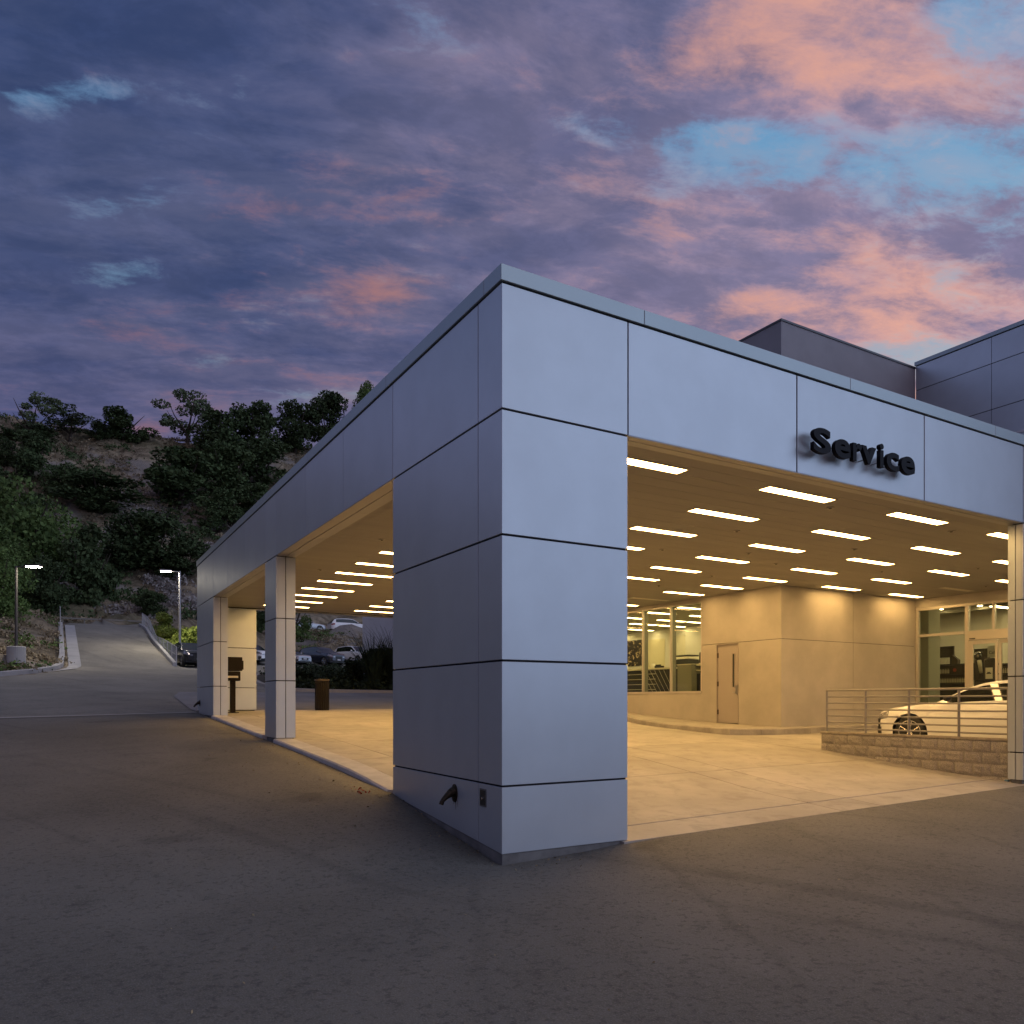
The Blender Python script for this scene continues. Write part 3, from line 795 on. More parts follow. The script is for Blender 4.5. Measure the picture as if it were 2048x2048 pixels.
# office window wall: frames and panes
MY = [9.42, 10.68, 11.93, 13.18, 14.43, 15.68, 16.93]
wf = box('window_sill', T0 - .015, T0 + .13, 9.43, 16.95, 1.80, 1.86, FRAME, mbd)
box('window_head', T0 + .0, T0 + .13, 9.43, 16.95, 4.33, 4.365, FRAME, mbd)
for i, y in enumerate(MY):
    box('mullion', T0 - .005, T0 + .06, y + (0 if i else .01) - .02, y + .03, 1.862, 4.328, FRAME, mbd)
    if i: box('mullion_fin', T0 + .075, T0 + .20, y - .02, y + .012, 1.862, 4.328, GREYP, mbd)
for a, b in zip(MY, MY[1:]): box('pane', T0 + .062, T0 + .070, a + .035, b - .025, 1.865, 4.325, GLASS, mbd)
# storefront (x = 17.33)
SX = 17.33
def sf(y0, y1, z0, z1, name='frame_member', dx=0.0, m=None, d=.10): return box(name, SX - dx, SX + d, y0, y1, z0, z1, m or FRAME, mbd)
wall(SX, SX + .2, -5.1, 6.665, 4.205, 4.47, STUCCO)
wall(SX, SX + .2, -5.1, -2.2, .5, 4.2, STUCCO)
sf(6.585, 6.66, .9, 4.2); sf(-2.2, 6.58, 4.13, 4.20, dx=.012); sf(5.19, 5.28, .9, 4.128); sf(4.52, 4.58, 3.46, 4.128); sf(2.7, 2.79, .9, 4.128); sf(.6, .66, .9, 4.128)
sf(5.285, 6.58, 3.385, 3.455); sf(2.795, 5.185, 3.40, 3.455); sf(-2.2, 2.69, 3.385, 3.455)
sf(5.285, 6.58, .9, 1.02)
hdr = sf(2.80, 5.16, 3.20, 3.395, 'door_header', dx=.05, d=.12)
for a, b, z0, z1 in ((5.285, 6.58, 3.46, 4.125), (4.585, 5.185, 3.46, 4.125), (2.795, 4.515, 3.46, 4.125), (5.285, 6.58, 1.025, 3.38), (.665, 2.695, 1.0, 3.38), (.665, 2.695, 3.46, 4.125), (-2.2, .595, 1.0, 4.12)):
    box('pane', SX + .04, SX + .048, a, b, z0, z1, GLASS, mbd)
def leaf(y0, y1, x):
    d = MB(); d.box(x, x + .04, y0, y0 + .06, .96, 3.18); d.box(x, x + .04, y1 - .06, y1, .96, 3.18); d.box(x, x + .04, y0 + .06, y1 - .06, 3.09, 3.18); d.box(x, x + .04, y0 + .06, y1 - .06, .96, 1.12)
    o = d.build('sliding_door', FRAME, mbd)
    box('pane', x + .016, x + .022, y0 + .06, y1 - .06, 1.12, 3.09, GLASS, o)
leaf(4.44, 5.13, SX + .0); leaf(3.72, 4.43, SX + .05); leaf(2.82, 3.70, SX + .0)
box('motion_sensor', SX - .075, SX - .052, 4.98, 5.12, 3.225, 3.25, DARKP, mbd)
sf(5.13, 5.185, .96, 3.19, 'door_jamb')
# ---- rooms behind the glass
INW = mat('office_wall_paint', (.72, .70, .62), .8, 0, .04, .7)
INW2 = mat('showroom_wall_paint', (.62, .60, .50), .8, 0, .05, .7)
INC = mat('office_ceiling_tile', (.42, .39, .32), .8, 0, .08, 1.5)
TILE = mat('office_floor', (.18, .17, .15), .4, 0, .15, 1)
office = thing('office_interior', 'bright yellow-lit service office seen through the canopy windows', 'room', (14, 12, 1.2))
box('back_wall', 17.10, 17.30, 6.9, 21, 1.1, 4.6, INW, office); box('end_wall', 12.0, 17.1, 20.8, 21, 1.1, 4.6, INW, office)
box('side_wall', 11.99, 17.1, 6.9, 7.0, 1.1, 4.6, INW, office)
box('office_floor', 11.99, 17.1, 7.0, 20.8, 1.1, 1.2, TILE, office); box('office_ceiling', 11.99, 17.1, 7.0, 20.8, 4.40, 4.45, INC, office)
box('inner_wall', 11.985, 12.02, 7.0, 9.41, 1.2, 4.4, INW, office); box('inner_wall', 11.985, 12.02, 16.96, 20.8, 1.2, 4.4, INW, office)
show = thing('parts_shop_interior', 'dim parts shop interior seen through the storefront glass', 'room', (20, 4, 1.0))
box('back_wall', 22.8, 23.0, -5, 12, .9, 4.7, INW2, show); box('end_wall', 17.5, 24, 12, 12.2, .9, 4.7, INW2, show); box('end_wall', 17.5, 24, -5.2, -5, .9, 4.7, INW2, show)
box('shop_floor', 17.5, 24, -5, 12, .85, .95, TILE, show); box('shop_ceiling', 17.5, 24, -5, 12, 4.62, 4.7, INC, show)
box('side_wall', 17.48, 17.53, 6.7, 12, .95, 4.62, INW2, show)
box('pillar', 19.2, 19.8, 7.42, 7.95, .95, 4.62, mat('pillar_paint', (.38, .39, .30), .8), show)
mb = MB()
for x in (18.6, 20.2, 21.8, 23.2): mb.box(x, x + .12, -5, 12, 4.5, 4.615)
mb.build('ceiling_beam', INC, show)
# office lights
k_ = 0
for i, x in enumerate((13.0, 14.9, 16.3)):
    for j, y in enumerate((8.2, 9.6, 11.0, 12.5, 14.1, 15.6, 17.4, 19.2)):
        t_ = thing('office_ceiling_light', 'bright office strip light, ' + ordn[j] + ' from the door end, ' + ('window-side', 'middle', 'wall-side')[i] + ' line', 'ceiling light', (x, y, 4.395), 'strip lights on the office ceiling')
        mesh('trim', bv(-.62, .62, -.1, .1, -.008, .0), BF, SOFFIT, t_, local=True)
        mesh('diffuser', bv(-.60, .60, -.085, .085, -.013, -.009), BF, LAMP_IN, t_, local=True)
for i, (x, y) in enumerate([(19.0, 6.3), (20.6, 6.3), (19.8, 7.4), (21.5, 8.4), (22.9, 8.4), (21.6, 7.2), (19.0, 4.2), (20.6, 4.2), (22.4, 5.2), (19.0, 2.0), (21, 1.5), (19.5, -.5)]):
    t_ = thing('shop_downlight', ordn[i] + ' small downlight in the parts shop ceiling, counted from the storefront corner', 'downlight', (x, y, 4.615), 'small downlights in the parts shop ceiling')
    mb = MB(); mb.lathe([(.085, -.01), (.10, 0)], (0, 0, 0), n=14); mesh('ring', mb.v, mb.f, FRAME, t_, local=True)
    mb = MB(); mb.lathe([(.07, -.014), (.07, -.011)], (0, 0, 0), n=14); mesh('lens', mb.v, mb.f, DLAMP, t_, local=True)
for (x, y), lab in zip([(21.6, 6.5), (19.2, 3.4), (21.6, 3.0), (19.5, .3), (20.6, 9.3)], ['seen in the right transom pane', 'added fill just inside the sliding doors', 'added fill over the middle of the shop', 'added fill nearest the right column', 'added fill at the back by the pillar']):  # all but the first are unseen strips, added to brighten the dim shop
    t_ = thing('shop_strip_light', 'lit strip light in the parts shop ceiling, ' + lab, 'ceiling light', (x, y, 4.49), 'strip lights in the parts shop ceiling')
    mesh('trim', bv(-.62, .62, -.1, .1, -.008, .0), BF, SOFFIT, t_, local=True)
    mesh('diffuser', bv(-.60, .60, -.085, .085, -.013, -.009), BF, LAMP_SHOP, t_, local=True)
BLK = mat('office_black', (.02, .019, .016), .5); CAB = mat('cabinet_grey', (.26, .25, .19), .6); TOP = mat('desk_top', (.60, .56, .42), .5); PAPER = mat('paper_white', (.75, .72, .62), .8)
def simple(name, label, cat, loc, parts, group=None):
    t_ = thing(name, label, cat, loc, group)
    for nm, m_, bxs in parts:
        mb_ = MB()
        for b_ in bxs: mb_.box(*b_)
        mb_.build(nm, m_, t_)
    return t_
simple('filing_cabinet', 'tall grey-green cabinet beside the right-hand office window frame', 'cabinet', (13.2, 11.4, 1.2), [('body', CAB, [(13.0, 13.5, 11.1, 11.72, 1.2, 2.69)]), ('top', TOP, [(12.98, 13.52, 11.08, 11.74, 2.69, 2.72)])])
d1 = simple('office_desk', 'dark desk with pale top under the computer monitor', 'desk', (13.6, 10.6, 1.2), [('modesty_panel', BLK, [(13.2, 13.25, 9.6, 11.08, 1.2, 2.42)]), ('desktop', TOP, [(13.18, 14.0, 9.55, 11.08, 2.66, 2.72)]), ('shelf', TOP, [(13.18, 13.9, 9.6, 11.08, 2.50, 2.53)]), ('leg', BLK, [(13.9, 13.95, 9.6, 9.66, 1.2, 2.64)])])
t_ = thing('computer_monitor', 'black computer monitor standing on the office desk', 'monitor', (13.5, 10.9, 2.72))
mb = MB(); mb.add([(13.48, 10.55, 2.76), (13.52, 10.55, 2.76), (13.56, 10.55, 3.09), (13.52, 10.55, 3.09), (13.48, 11.28, 2.76), (13.52, 11.28, 2.76), (13.56, 11.30, 3.09), (13.52, 11.30, 3.09)], [(0, 1, 2, 3), (7, 6, 5, 4), (0, 4, 5, 1), (1, 5, 6, 2), (2, 6, 7, 3), (3, 7, 4, 0)]); mb.build('screen', BLK, t_)
mb = MB(); mb.box(13.50, 13.56, 10.87, 10.95, 2.735, 2.8); mb.box(13.42, 13.66, 10.78, 11.04, 2.722, 2.735); mb.build('stand', PAPER, t_)
simple('office_printer', 'black and white printer behind the grey cabinet', 'printer', (14.6, 13.0, 2.4), [('body', BLK, [(14.4, 14.9, 12.75, 13.4, 2.4, 2.97)]), ('tray', PAPER, [(14.38, 14.92, 12.72, 13.42, 2.99, 3.06)]), ('lid', BLK, [(14.4, 14.9, 12.75, 13.4, 3.08, 3.12)]), ('stand', CAB, [(14.45, 14.85, 12.8, 13.35, 1.2, 2.38)])])
simple('service_counter', 'long dark service counter with pale top behind the office windows', 'counter', (13.8, 14, 1.2), [('front_panel', BLK, [(13.6, 13.66, 12.0, 17.3, 1.2, 2.62)]), ('countertop', TOP, [(13.52, 14.3, 11.95, 17.3, 2.63, 2.68)]), ('kick_panel', CAB, [(13.7, 14.2, 12.0, 17.2, 1.2, 1.3)])])
# glossy lower film lines on the counter front (horizontal rails and slanting tubes)
t_ = thing('display_rack', 'rack of pale slanting rods in front of the dark counter', 'rack', (13.1, 13, 1.2))
for k_ in range(6):
    mb = MB(); mb.tube((13.2, 11.85 + .19 * k_, 1.5), (13.2, 12.6 + .22 * k_, 2.60), .005, 5); mb.build('rod', TOP, t_)
for k_ in range(7):
    mb = MB(); mb.tube((13.22, 13.0, 1.45 + .17 * k_), (13.22, 15.4, 1.45 + .17 * k_), .008, 5); mb.build('rail', TOP, t_)
simple('desk_phone', 'small black desk phone on the counter', 'phone', (13.9, 13.6, 2.68), [('body', BLK, [(13.7, 13.9, 13.35, 13.6, 2.682, 2.76)]), ('handset', BLK, [(13.72, 13.78, 13.36, 13.58, 2.762, 2.80)])])
mb = MB(); mb.lathe([(.05, 0), (.055, .10), (.03, .16), (.03, .2)], (13.8, 15.2, 2.682), n=12); o = mb.build('white_bottle', PAPER); tag(o, 'small white bottle at the left end of the counter', 'bottle')
mb = MB(); mb.lathe([(.07, 0), (.075, .17), (.06, .18)], (13.95, 13.95, 2.682), n=14); o = mb.build('white_tub', PAPER); tag(o, 'round white tub beside the desk phone', 'tub')
# posters: plain abstract prints
def printmat(name, c1, c2, scale, wave=False, thr=(.45, .55)):
    m = bpy.data.materials.new(name); m.use_nodes = True; nt = m.node_tree; k = NT(nt); b = nt.nodes['Principled BSDF']
    pos = nt.nodes.new('ShaderNodeNewGeometry').outputs['Position']
    if wave:
        wv = nt.nodes.new('ShaderNodeTexWave'); wv.inputs['Scale'].default_value = scale; wv.inputs['Distortion'].default_value = 6; wv.inputs['Detail'].default_value = 2; wv.bands_direction = 'DIAGONAL'
        nt.links.new(pos, wv.inputs[0]); n = wv.outputs['Fac']
    else: n = k.noise(pos, scale, 4, .6, 1.2)
    nt.links.new(k.mix(k.ss(n, *thr), c1, c2), b.inputs['Base Color']); b.inputs['Roughness'].default_value = .6; MATS[name] = m; return m
def poster(label, y0, y1, z0, z1, m, x=17.08):
    t_ = thing('wall_poster', label, 'poster', (x, (y0 + y1) / 2, z0)); box('print', x, x + .012, y0, y1, z0, z1, m, t_); box('backing_board', x + .0122, x + .018, y0 - .01, y1 + .01, z0 - .01, z1 + .01, PAPER, t_)
poster('dark patterned poster on the far office wall', 18.2, 19.6, 3.02, 4.1, printmat('dark_print', (.02, .014, .012), (.55, .42, .25), 4.5, thr=(.54, .62)))
poster('white poster with dark blotches on the office wall', 15.75, 16.5, 3.0, 4.10, printmat('streak_print', (.70, .66, .52), (.12, .09, .06), 5.0, False, (.62, .70)))
poster('large pale poster with faint marks between the window frames', 16.9, 18.0, 2.9, 4.05, printmat('pale_print', (.72, .66, .45), (.50, .42, .26), 1.4, False, (.60, .72)))
# shop furniture
SC = 1.0
def rack(x, y0, y1, ztop, label, nrow):
    t_ = thing('display_shelf', label, 'shelf', (x, (y0 + y1) / 2, .95))
    box('back_panel', x + .34, x + .38, y0, y1, .95, ztop, BLK, t_)
    for z in nrow: box('shelf_board', x, x + .34, y0, y1, z - .03, z, BLK, t_)
    box('top_board', x - .02, x + .38, y0, y1, ztop, ztop + .03, BLK, t_); box('base', x, x + .34, y0, y1, .95, 1.9, BLK, t_)
    return t_
rack(20.3, 6.95, 8.05, 2.70, 'black display shelf with two rows of small bottles behind the left storefront pane', (2.15, 2.44))
rack(20.3, 4.6, 6.05, 2.66, 'black display shelf of bottles behind the sliding doors', (2.15, 2.40))
BOT = mat('bottle_cream', (.62, .58, .42), .35)
bprof = [(.016, 0), (.018, .01), (.018, .10), (.008, .125), (.008, .15)]
mb0 = MB(); mb0.lathe(bprof, (0, 0, 0), n=8)
bme = None
def bottle(x, y, z, lab, grp):
    global bme
    if bme is None:
        o = mesh('small_bottle', mb0.v, mb0.f, BOT); bme = o.data
    else: o = link('small_bottle', bme)
    o.location = (x, y, z + .001); tag(o, lab, 'bottle', grp)
for i in range(9): bottle(20.40, 7.50 + i * .052, 2.44, 'small cream bottle on the upper shelf behind the left storefront pane', 'bottles on the upper shelf of the left display')
for i in range(18): bottle(20.40, 7.02 + i * .052, 2.15, 'small cream bottle on the lower shelf behind the left storefront pane', 'bottles on the lower shelf of the left display')
for i in range(10): bottle(20.40, 5.45 + i * .052, 2.40, 'small cream bottle on the shelf behind the sliding doors', 'bottles on the shelf behind the doors')
simple('hanging_board', 'dark hanging display board behind the left storefront pane', 'display board', (20.5, 7.8, 2.9), [('board', BLK, [(20.5, 20.55, 7.45, 8.12, 2.95, 3.30)]), ('post', BLK, [(20.5, 20.55, 7.40, 7.52, 2.73, 3.30)])])
t_ = thing('price_card', 'tilted white price card on the left display shelf', 'card', (20.42, 7.68, 2.73)); mb = MB(); mb.prism([(20.40, 7.58), (20.41, 7.58), (20.41, 7.74), (20.40, 7.74)], 2.732, 2.90); mb.build('card', PAPER, t_)
mb = MB(); mb.lathe([(.055, 0), (.055, .008)], (0, 0, 0), 'y', n=20); o = mesh('round_badge', [(p[1] + 20.29, p[0] + 7.25, p[2] + 2.54) for p in mb.v], mb.f, mat('red_badge', (.40, .05, .03), .5)); tag(o, 'round red badge on the front of the left display shelf', 'badge')
t_ = thing('folded_jacket', 'dark jacket hanging beside the display board', 'jacket', (20.5, 7.3, 2.7))
mb = MB(); mb.prism([(20.45, 7.25), (20.6, 7.25), (20.6, 7.43), (20.45, 7.43)], 2.732, lambda x, y: 2.86 + .9 * (y - 7.25)); mb.build('body', mat('jacket_cloth', (.06, .05, .035), .9), t_)
simple('black_display_stand', 'tall black display stand behind the glass sliding door', 'display stand', (20.4, 6.6, .95), [('panel', BLK, [(20.55, 20.6, 6.35, 6.80, .95, 3.17)]), ('foot', BLK, [(20.4, 20.75, 6.4, 6.75, .955, .99)])])
t_ = thing('clothes_mannequin', 'torso mannequin in a dark jacket and helmet behind the sliding door', 'mannequin', (20.3, 6.52, 2.2))
mb = MB(); mb.lathe([(.13, 0), (.17, .15), (.19, .38), (.15, .52), (.05, .58), (.05, .62)], (20.3, 6.52, 2.2), n=18); mb.build('torso', mat('dark_cloth', (.03, .03, .028), .9), t_, smooth=True)
mb = MB(); mb.lathe([(.06, 0), (.115, .05), (.125, .12), (.09, .2), (.03, .235)], (20.3, 6.54, 2.83), n=18); mb.build('helmet', mat('helmet_black', (.03, .03, .03), .15, 0, coat=.8), t_, smooth=True)
mb = MB(); mb.tube((20.17, 6.44, 2.80), (20.12, 6.36, 2.42), .06, 10, .045); mb.build('pale_sleeve', TOP, t_, smooth=True)
t_ = thing('cafe_sign', 'grey hanging cafe sign behind the sliding door', 'sign', (20.1, 6.2, 2.9))
box('board', 20.2, 20.215, 5.95, 6.22, 2.88, 3.22, mat('sign_grey', (.42, .42, .36), .6), t_)
cu = bpy.data.curves.new('lettering', 'FONT'); cu.body = 'Café'; cu.size = .12; cu.extrude = .002
ob = bpy.data.objects.new('tmp', cu); C.objects.link(ob); dg = bpy.context.evaluated_depsgraph_get(); dg.update()
me = bpy.data.meshes.new_from_object(ob.evaluated_get(dg)); bpy.data.objects.remove(ob)
co = [v_.co.copy() for v_ in me.vertices]
for v_, c_ in zip(me.vertices, co): v_.co = (20.196 - c_[2] - 20.1, 6.18 - c_[0] - 6.2, 2.98 + c_[1] - 2.9)
me.materials.clear(); me.materials.append(BLK); link('lettering', me, t_)
t_ = thing('framed_notice', 'white framed notice with a dark car outline behind the sliding door', 'notice', (19.4, 5.8, 2.2)); box('board', 19.4, 19.415, 5.66, 5.85, 2.22, 2.54, PAPER, t_)
mb = MB(); mb.prism([(19.395, 5.69), (19.399, 5.69), (19.399, 5.82), (19.395, 5.82)], 2.36, 2.39); mb.prism([(19.395, 5.715), (19.399, 5.715), (19.399, 5.795), (19.395, 5.795)], 2.391, 2.415); mb.build('car_outline', BLK, t_)
t_ = thing('red_backed_chair', 'dark office chair with a red edge behind the sliding door', 'chair', (20.0, 6.0, .95))
mb = MB(); mb.prism([(20.0, 5.9), (20.08, 5.9), (20.08, 6.25), (20.0, 6.25)], 2.15, 2.85); mb.build('backrest', BLK, t_, bev=.05)
box('seat', 19.6, 20.0, 5.9, 6.25, 2.05, 2.13, BLK, t_); box('stem', 19.78, 19.83, 6.05, 6.1, .96, 2.04, STEEL, t_)
# poured by the door sill: a threshold
box('door_threshold', T0 - .01, T0 + .12, 8.09, 8.83, .965, .985, mat('threshold_dark', (.06, .05, .04), .5), mbd)

STAIN = mat('rust_stain', (.16, .15, .15), .7, 0, .4, 30)
for y_, z1_, l_, w_ in ((1.00, .525, .10, .010), (1.05, .53, .055, .007), (.955, .53, .07, .006)):
    mesh('dribble_stain', [(-.0008, y_ - w_, z1_), (-.0008, y_ + w_, z1_), (-.0008, y_ + w_ * .3, z1_ - l_), (-.0008, y_ - w_ * .3, z1_ - l_)], [(0, 3, 2, 1)], STAIN, can)
# ------------------------------------------------------------------ block wall and railing
BLOCK = mat('split_face_block', (.47, .43, .37), .95, 0, .5, 85, bump=1.0, bscale=70, objvar=.10, detail=8)
bw = thing('retaining_wall', 'low split-face block wall below the tube railing', 'wall', (9.75, 2.0, .3))
courses = [(.735, .925), (.54, .73), (.345, .535), (.15, .34)]
L0, L1 = .255, 3.86
def wall_floor(y): return floor_z(9.6, y) + .005
for ci, (z0, z1) in enumerate(courses):
    st = .3; off = 0 if ci % 2 == 0 else .15
    y = L0 - off
    while y < L1 - .02:
        a, b = max(L0, y) + .004, min(L1, y + st) - .004
        y += st
        if b - a < .04 or z1 < wall_floor(a) + .01 and z1 < wall_floor(b) + .01: continue
        # split face: a small uneven grid
        n, h = 7, 5; v = []
        for j in range(h):
            for i in range(n):
                yy1 = a + (b - a) * i / (n - 1); zz1 = z0 + (z1 - z0) * j / (h - 1)
                e = 0 if i in (0, n - 1) or j in (0, h - 1) else 1
                v.append((9.652 - (random.uniform(.008, .024) if e else .0), yy1, zz1))
        f = [(j * n + i, j * n + i + 1, (j + 1) * n + i + 1, (j + 1) * n + i) for j in range(h - 1) for i in range(n - 1)]
        k0 = len(v); v += bv(9.652, 9.84, a, b, z0, z1); f += [tuple(q + k0 for q in ff) for ff in BF if ff != (3, 0, 4, 7)]
        mesh('block', v, f, BLOCK, bw)
box('mortar_core', 9.672, 9.825, L0 + .01, L1 - .01, .0, .925, mat('mortar', (.25, .22, .18), .95), bw)
box('cap', 9.635, 9.86, L0, L1 + .01, .93, .972, mat('wall_cap', (.36, .32, .26), .9, 0, .3, 12, bump=.5, bscale=60), bw, bev=.006)
rl = thing('tube_railing', 'grey tube railing on top of the block wall in front of the white car', 'railing', (9.74, 2, .97))
def rod(name, a, b, r, parent, m=RAIL, n=10): mb_ = MB(); mb_.tube(a, b, r, n); return mb_.build(name, m, parent, smooth=False)
for y in (3.79, 2.92, 2.04, 1.13, .32): rod('post', (9.74, y, .972), (9.74, y, 1.80), .022, rl)
for i, z in enumerate((1.80, 1.672, 1.546, 1.42, 1.293, 1.166, 1.045)): rod('rail', (9.74, 3.80, z), (9.74, .24, z), .022 if i == 0 else .016, rl)
mb = MB(); mb.box(9.62, 9.70, .26, .33, .262, .31); o = mb.build('blue_scrap', mat('blue_plastic', (.10, .22, .40), .4), bev=.01); tag(o, 'small crumpled blue scrap at the foot of the right column', 'litter')

# ------------------------------------------------------------------ cars
TYRE = mat('tyre_rubber', (.018, .018, .018), .75); RIMM = mat('rim_silver', (.62, .62, .62), .25, .9); RIMD = mat('rim_dark', (.03, .03, .03), .4, .5)
CGL = mat('car_glass', (.012, .015, .014), .04, 0, spec=.8); CBLK = mat('car_black_trim', (.015, .015, .016), .4); CLAMP = mat('headlamp_glass', (.35, .35, .38), .08, .6); CRED = mat('tail_lamp', (.28, .02, .02), .15)
PLATE = mat('plate_white', (.6, .6, .62), .5)
SEDAN = dict(L=4.76, W=.925, wr=.352, d1=.93, d2=3.78, sill=.20, base='nose',
    top=[(0, .66), (.06, .74), (.2, .79), (.5, .85), (1.0, .915), (1.5, .965), (2.2, .965), (3.2, .985), (4.1, 1.03), (4.6, 1.02), (4.76, .93)],
    roof=[(1.42, .97), (1.7, 1.13), (2.0, 1.275), (2.3, 1.375), (2.65, 1.425), (3.0, 1.425), (3.4, 1.375), (3.8, 1.25), (4.15, 1.10), (4.3, 1.035)], ws=2.22, rw=3.30, gw=(1.95, 3.95), ye=.60, doors=(1.43, 2.48, 3.55), bot=[(0, .30), (.12, .22), (.5, .20), (4.2, .22), (4.76, .34)])
SUV = dict(L=4.75, W=.95, wr=.375, d1=.88, d2=3.78, sill=.28,
    top=[(0, .86), (.06, .96), (.25, 1.03), (.9, 1.10), (1.35, 1.13), (2.5, 1.14), (4.4, 1.16), (4.75, 1.05)],
    roof=[(1.25, 1.14), (1.6, 1.36), (1.9, 1.56), (2.15, 1.66), (2.6, 1.72), (3.4, 1.71), (4.1, 1.64), (4.35, 1.55), (4.68, 1.18)], ws=2.08, rw=4.15, gw=(1.75, 4.2), ye=.66, doors=(1.4, 2.4, 3.4), bot=[(0, .42), (.1, .3), (.5, .28), (4.2, .3), (4.75, .45)])
def car(name, sp, label, paint, loc, rotz, group=None, cat='car', detail=True, plate=True, lean=0.0):
    t_ = thing(name, label, cat, loc, group, rotz); ORG[t_] = Vector()
    L, W = sp['L'], sp['W']; X = lambda d: L / 2 - d
    def wid(d):
        f_ = 1 - .30 * (1 - min(d / .60, 1)) ** 2.3; r_ = 1 - .20 * (1 - min((L - d) / .45, 1)) ** 2.2
        return W * min(f_, r_)
    ar = sp['wr'] + .045; zc_ = sp['wr']
    def zb(d):
        z = lerp_tab(sp['bot'], d)
        for dw in (sp['d1'], sp['d2']):
            u = ar * ar - (d - dw) ** 2
            if u > 0: z = max(z, zc_ + math.sqrt(u))
        return z
    def side(d, t, s=1, off=0.0):
        z0, z1 = zb(d), lerp_tab(sp['top'], d); z = z0 + (z1 - z0) * t
        h = (z - .2) / max(.1, (z1 - .2))
        k = .955 + .045 * math.sin(math.pi * min(1, h * .95 + .1)) if h < .8 else .955 + .045 * math.sin(math.pi * .86) - .065 * ((h - .8) / .2) ** 1.6
        if .60 < h < .74: k += .008
        return (X(d), s * (wid(d) * k + off), z)
    ds = set([0, .03, .08, .15, .25, .38, L - .03, L - .1, L - .2, L - .4, L])
    for dw in (sp['d1'], sp['d2']):
        for a in range(0, 181, 15): ds.add(round(dw + ar * math.cos(R(a)), 4))
        ds.add(round(dw + ar + .002, 4)); ds.add(round(dw - ar - .002, 4))
    for a in range(1, 20): ds.add(round(L * a / 20, 3))
    ds = sorted(d for d in ds if 0 <= d <= L)
    ts = [0, .2, .42, .6, .66, .74, .8, .87, .94, 1]
    sec = []
    for d in ds:
        row = [side(d, t) for t in ts]; y1, z1 = row[-1][1], row[-1][2]
        for q_, c_ in ((.93, .010), (.72, .028), (.36, .040), (0, .044)): row.append((X(d), y1 * q_, z1 + c_))
        sec.append(row + [(p[0], -p[1], p[2]) for p in row[-2::-1]])
    n = len(sec[0]); v = [p for r_ in sec for p in r_]
    f = [(i * n + j, (i + 1) * n + j, (i + 1) * n + j + 1, i * n + j + 1) for i in range(len(ds) - 1) for j in range(n - 1)]
    f += [tuple(range(n)), tuple((len(ds) - 1) * n + j for j in range(n - 1, -1, -1))]
    body = mesh('body', v, f, paint, t_, smooth=True, local=True)
    body.data.polygons[-1].use_smooth = False; body.data.polygons[-2].use_smooth = False
    # greenhouse
    rf = sp['roof']; ga, gb = rf[0][0], rf[-1][0]; zmax = max(z for _, z in rf)
    gd = sorted(set([ga + (gb - ga) * i / 22 for i in range(23)] + [sp['ws'], sp['rw'], sp['gw'][0], sp['gw'][1]]))
    rows = []
    for d in gd:
        zt = lerp_tab(sp['top'], d) - .012; zr = max(lerp_tab(rf, d), zt + .003); y0 = W * .905; ye = sp['ye']
        yr = y0 + (ye - y0) * min(1, (zr - zt) / (zmax - zt)) ** .9
        r_ = []
        for q_ in (0, .13, .90, 1):
            z = zt + (zr - .02 - zt) * q_ if zr - zt > .03 else zt + (zr - zt) * q_ * .6
            r_.append((X(d), y0 + (yr - y0) * q_ ** 1.1, z))
        r_ += [(X(d), yr * .93, zr - .002), (X(d), yr * .55, zr + .014), (X(d), 0, zr + .022)]
        rows.append(r_)
    bf, gfs, wsf, rwf = [], [], [], []
    for s in (1, -1):
        for i in range(len(gd) - 1):
            dm = (gd[i] + gd[i + 1]) / 2
            for j in range(6):
                q4 = [rows[i][j], rows[i + 1][j], rows[i + 1][j + 1], rows[i][j + 1]]
                q4 = [(p[0], s * p[1], p[2]) for p in q4]
                if s < 0: q4 = q4[::-1]
                if j == 1 and sp['gw'][0] - .3 < dm < sp['gw'][1]: gfs.append(q4)
                elif j >= 4 and dm < sp['ws']: wsf.append(q4)
                elif j >= 4 and dm > sp['rw']: rwf.append(q4)
                else: bf.append(q4)
    def quads(nm, qs, m_):
        vv = {}; ff = []
        for q4 in qs:
            idx = []
            for p in q4:
                key = tuple(round(c_, 4) for c_ in p)
                idx.append(vv.setdefault(key, len(vv)))
            if len(set(idx)) >= 3: ff.append(tuple(dict.fromkeys(idx)))
        return mesh(nm, list(vv), ff, m_, t_, smooth=True, local=True)
    quads('roof', bf, paint); [quads('side_window', [q4 for q4 in gfs if (q4[0][1] > 0) == (s > 0) and ((q4[0][0] + q4[2][0]) / 2 > X(sp['doors'][1])) == fr_], CGL) for s in (1, -1) for fr_ in (True, False)]; quads('windshield', wsf, CGL); quads('rear_window', rwf, CGL)
    mb_ = MB(); mb_.box(X(L - .12), X(.12), -W * .86, W * .86, sp['sill'] - .02, .62); mb_.build('underbody', CBLK, t_)
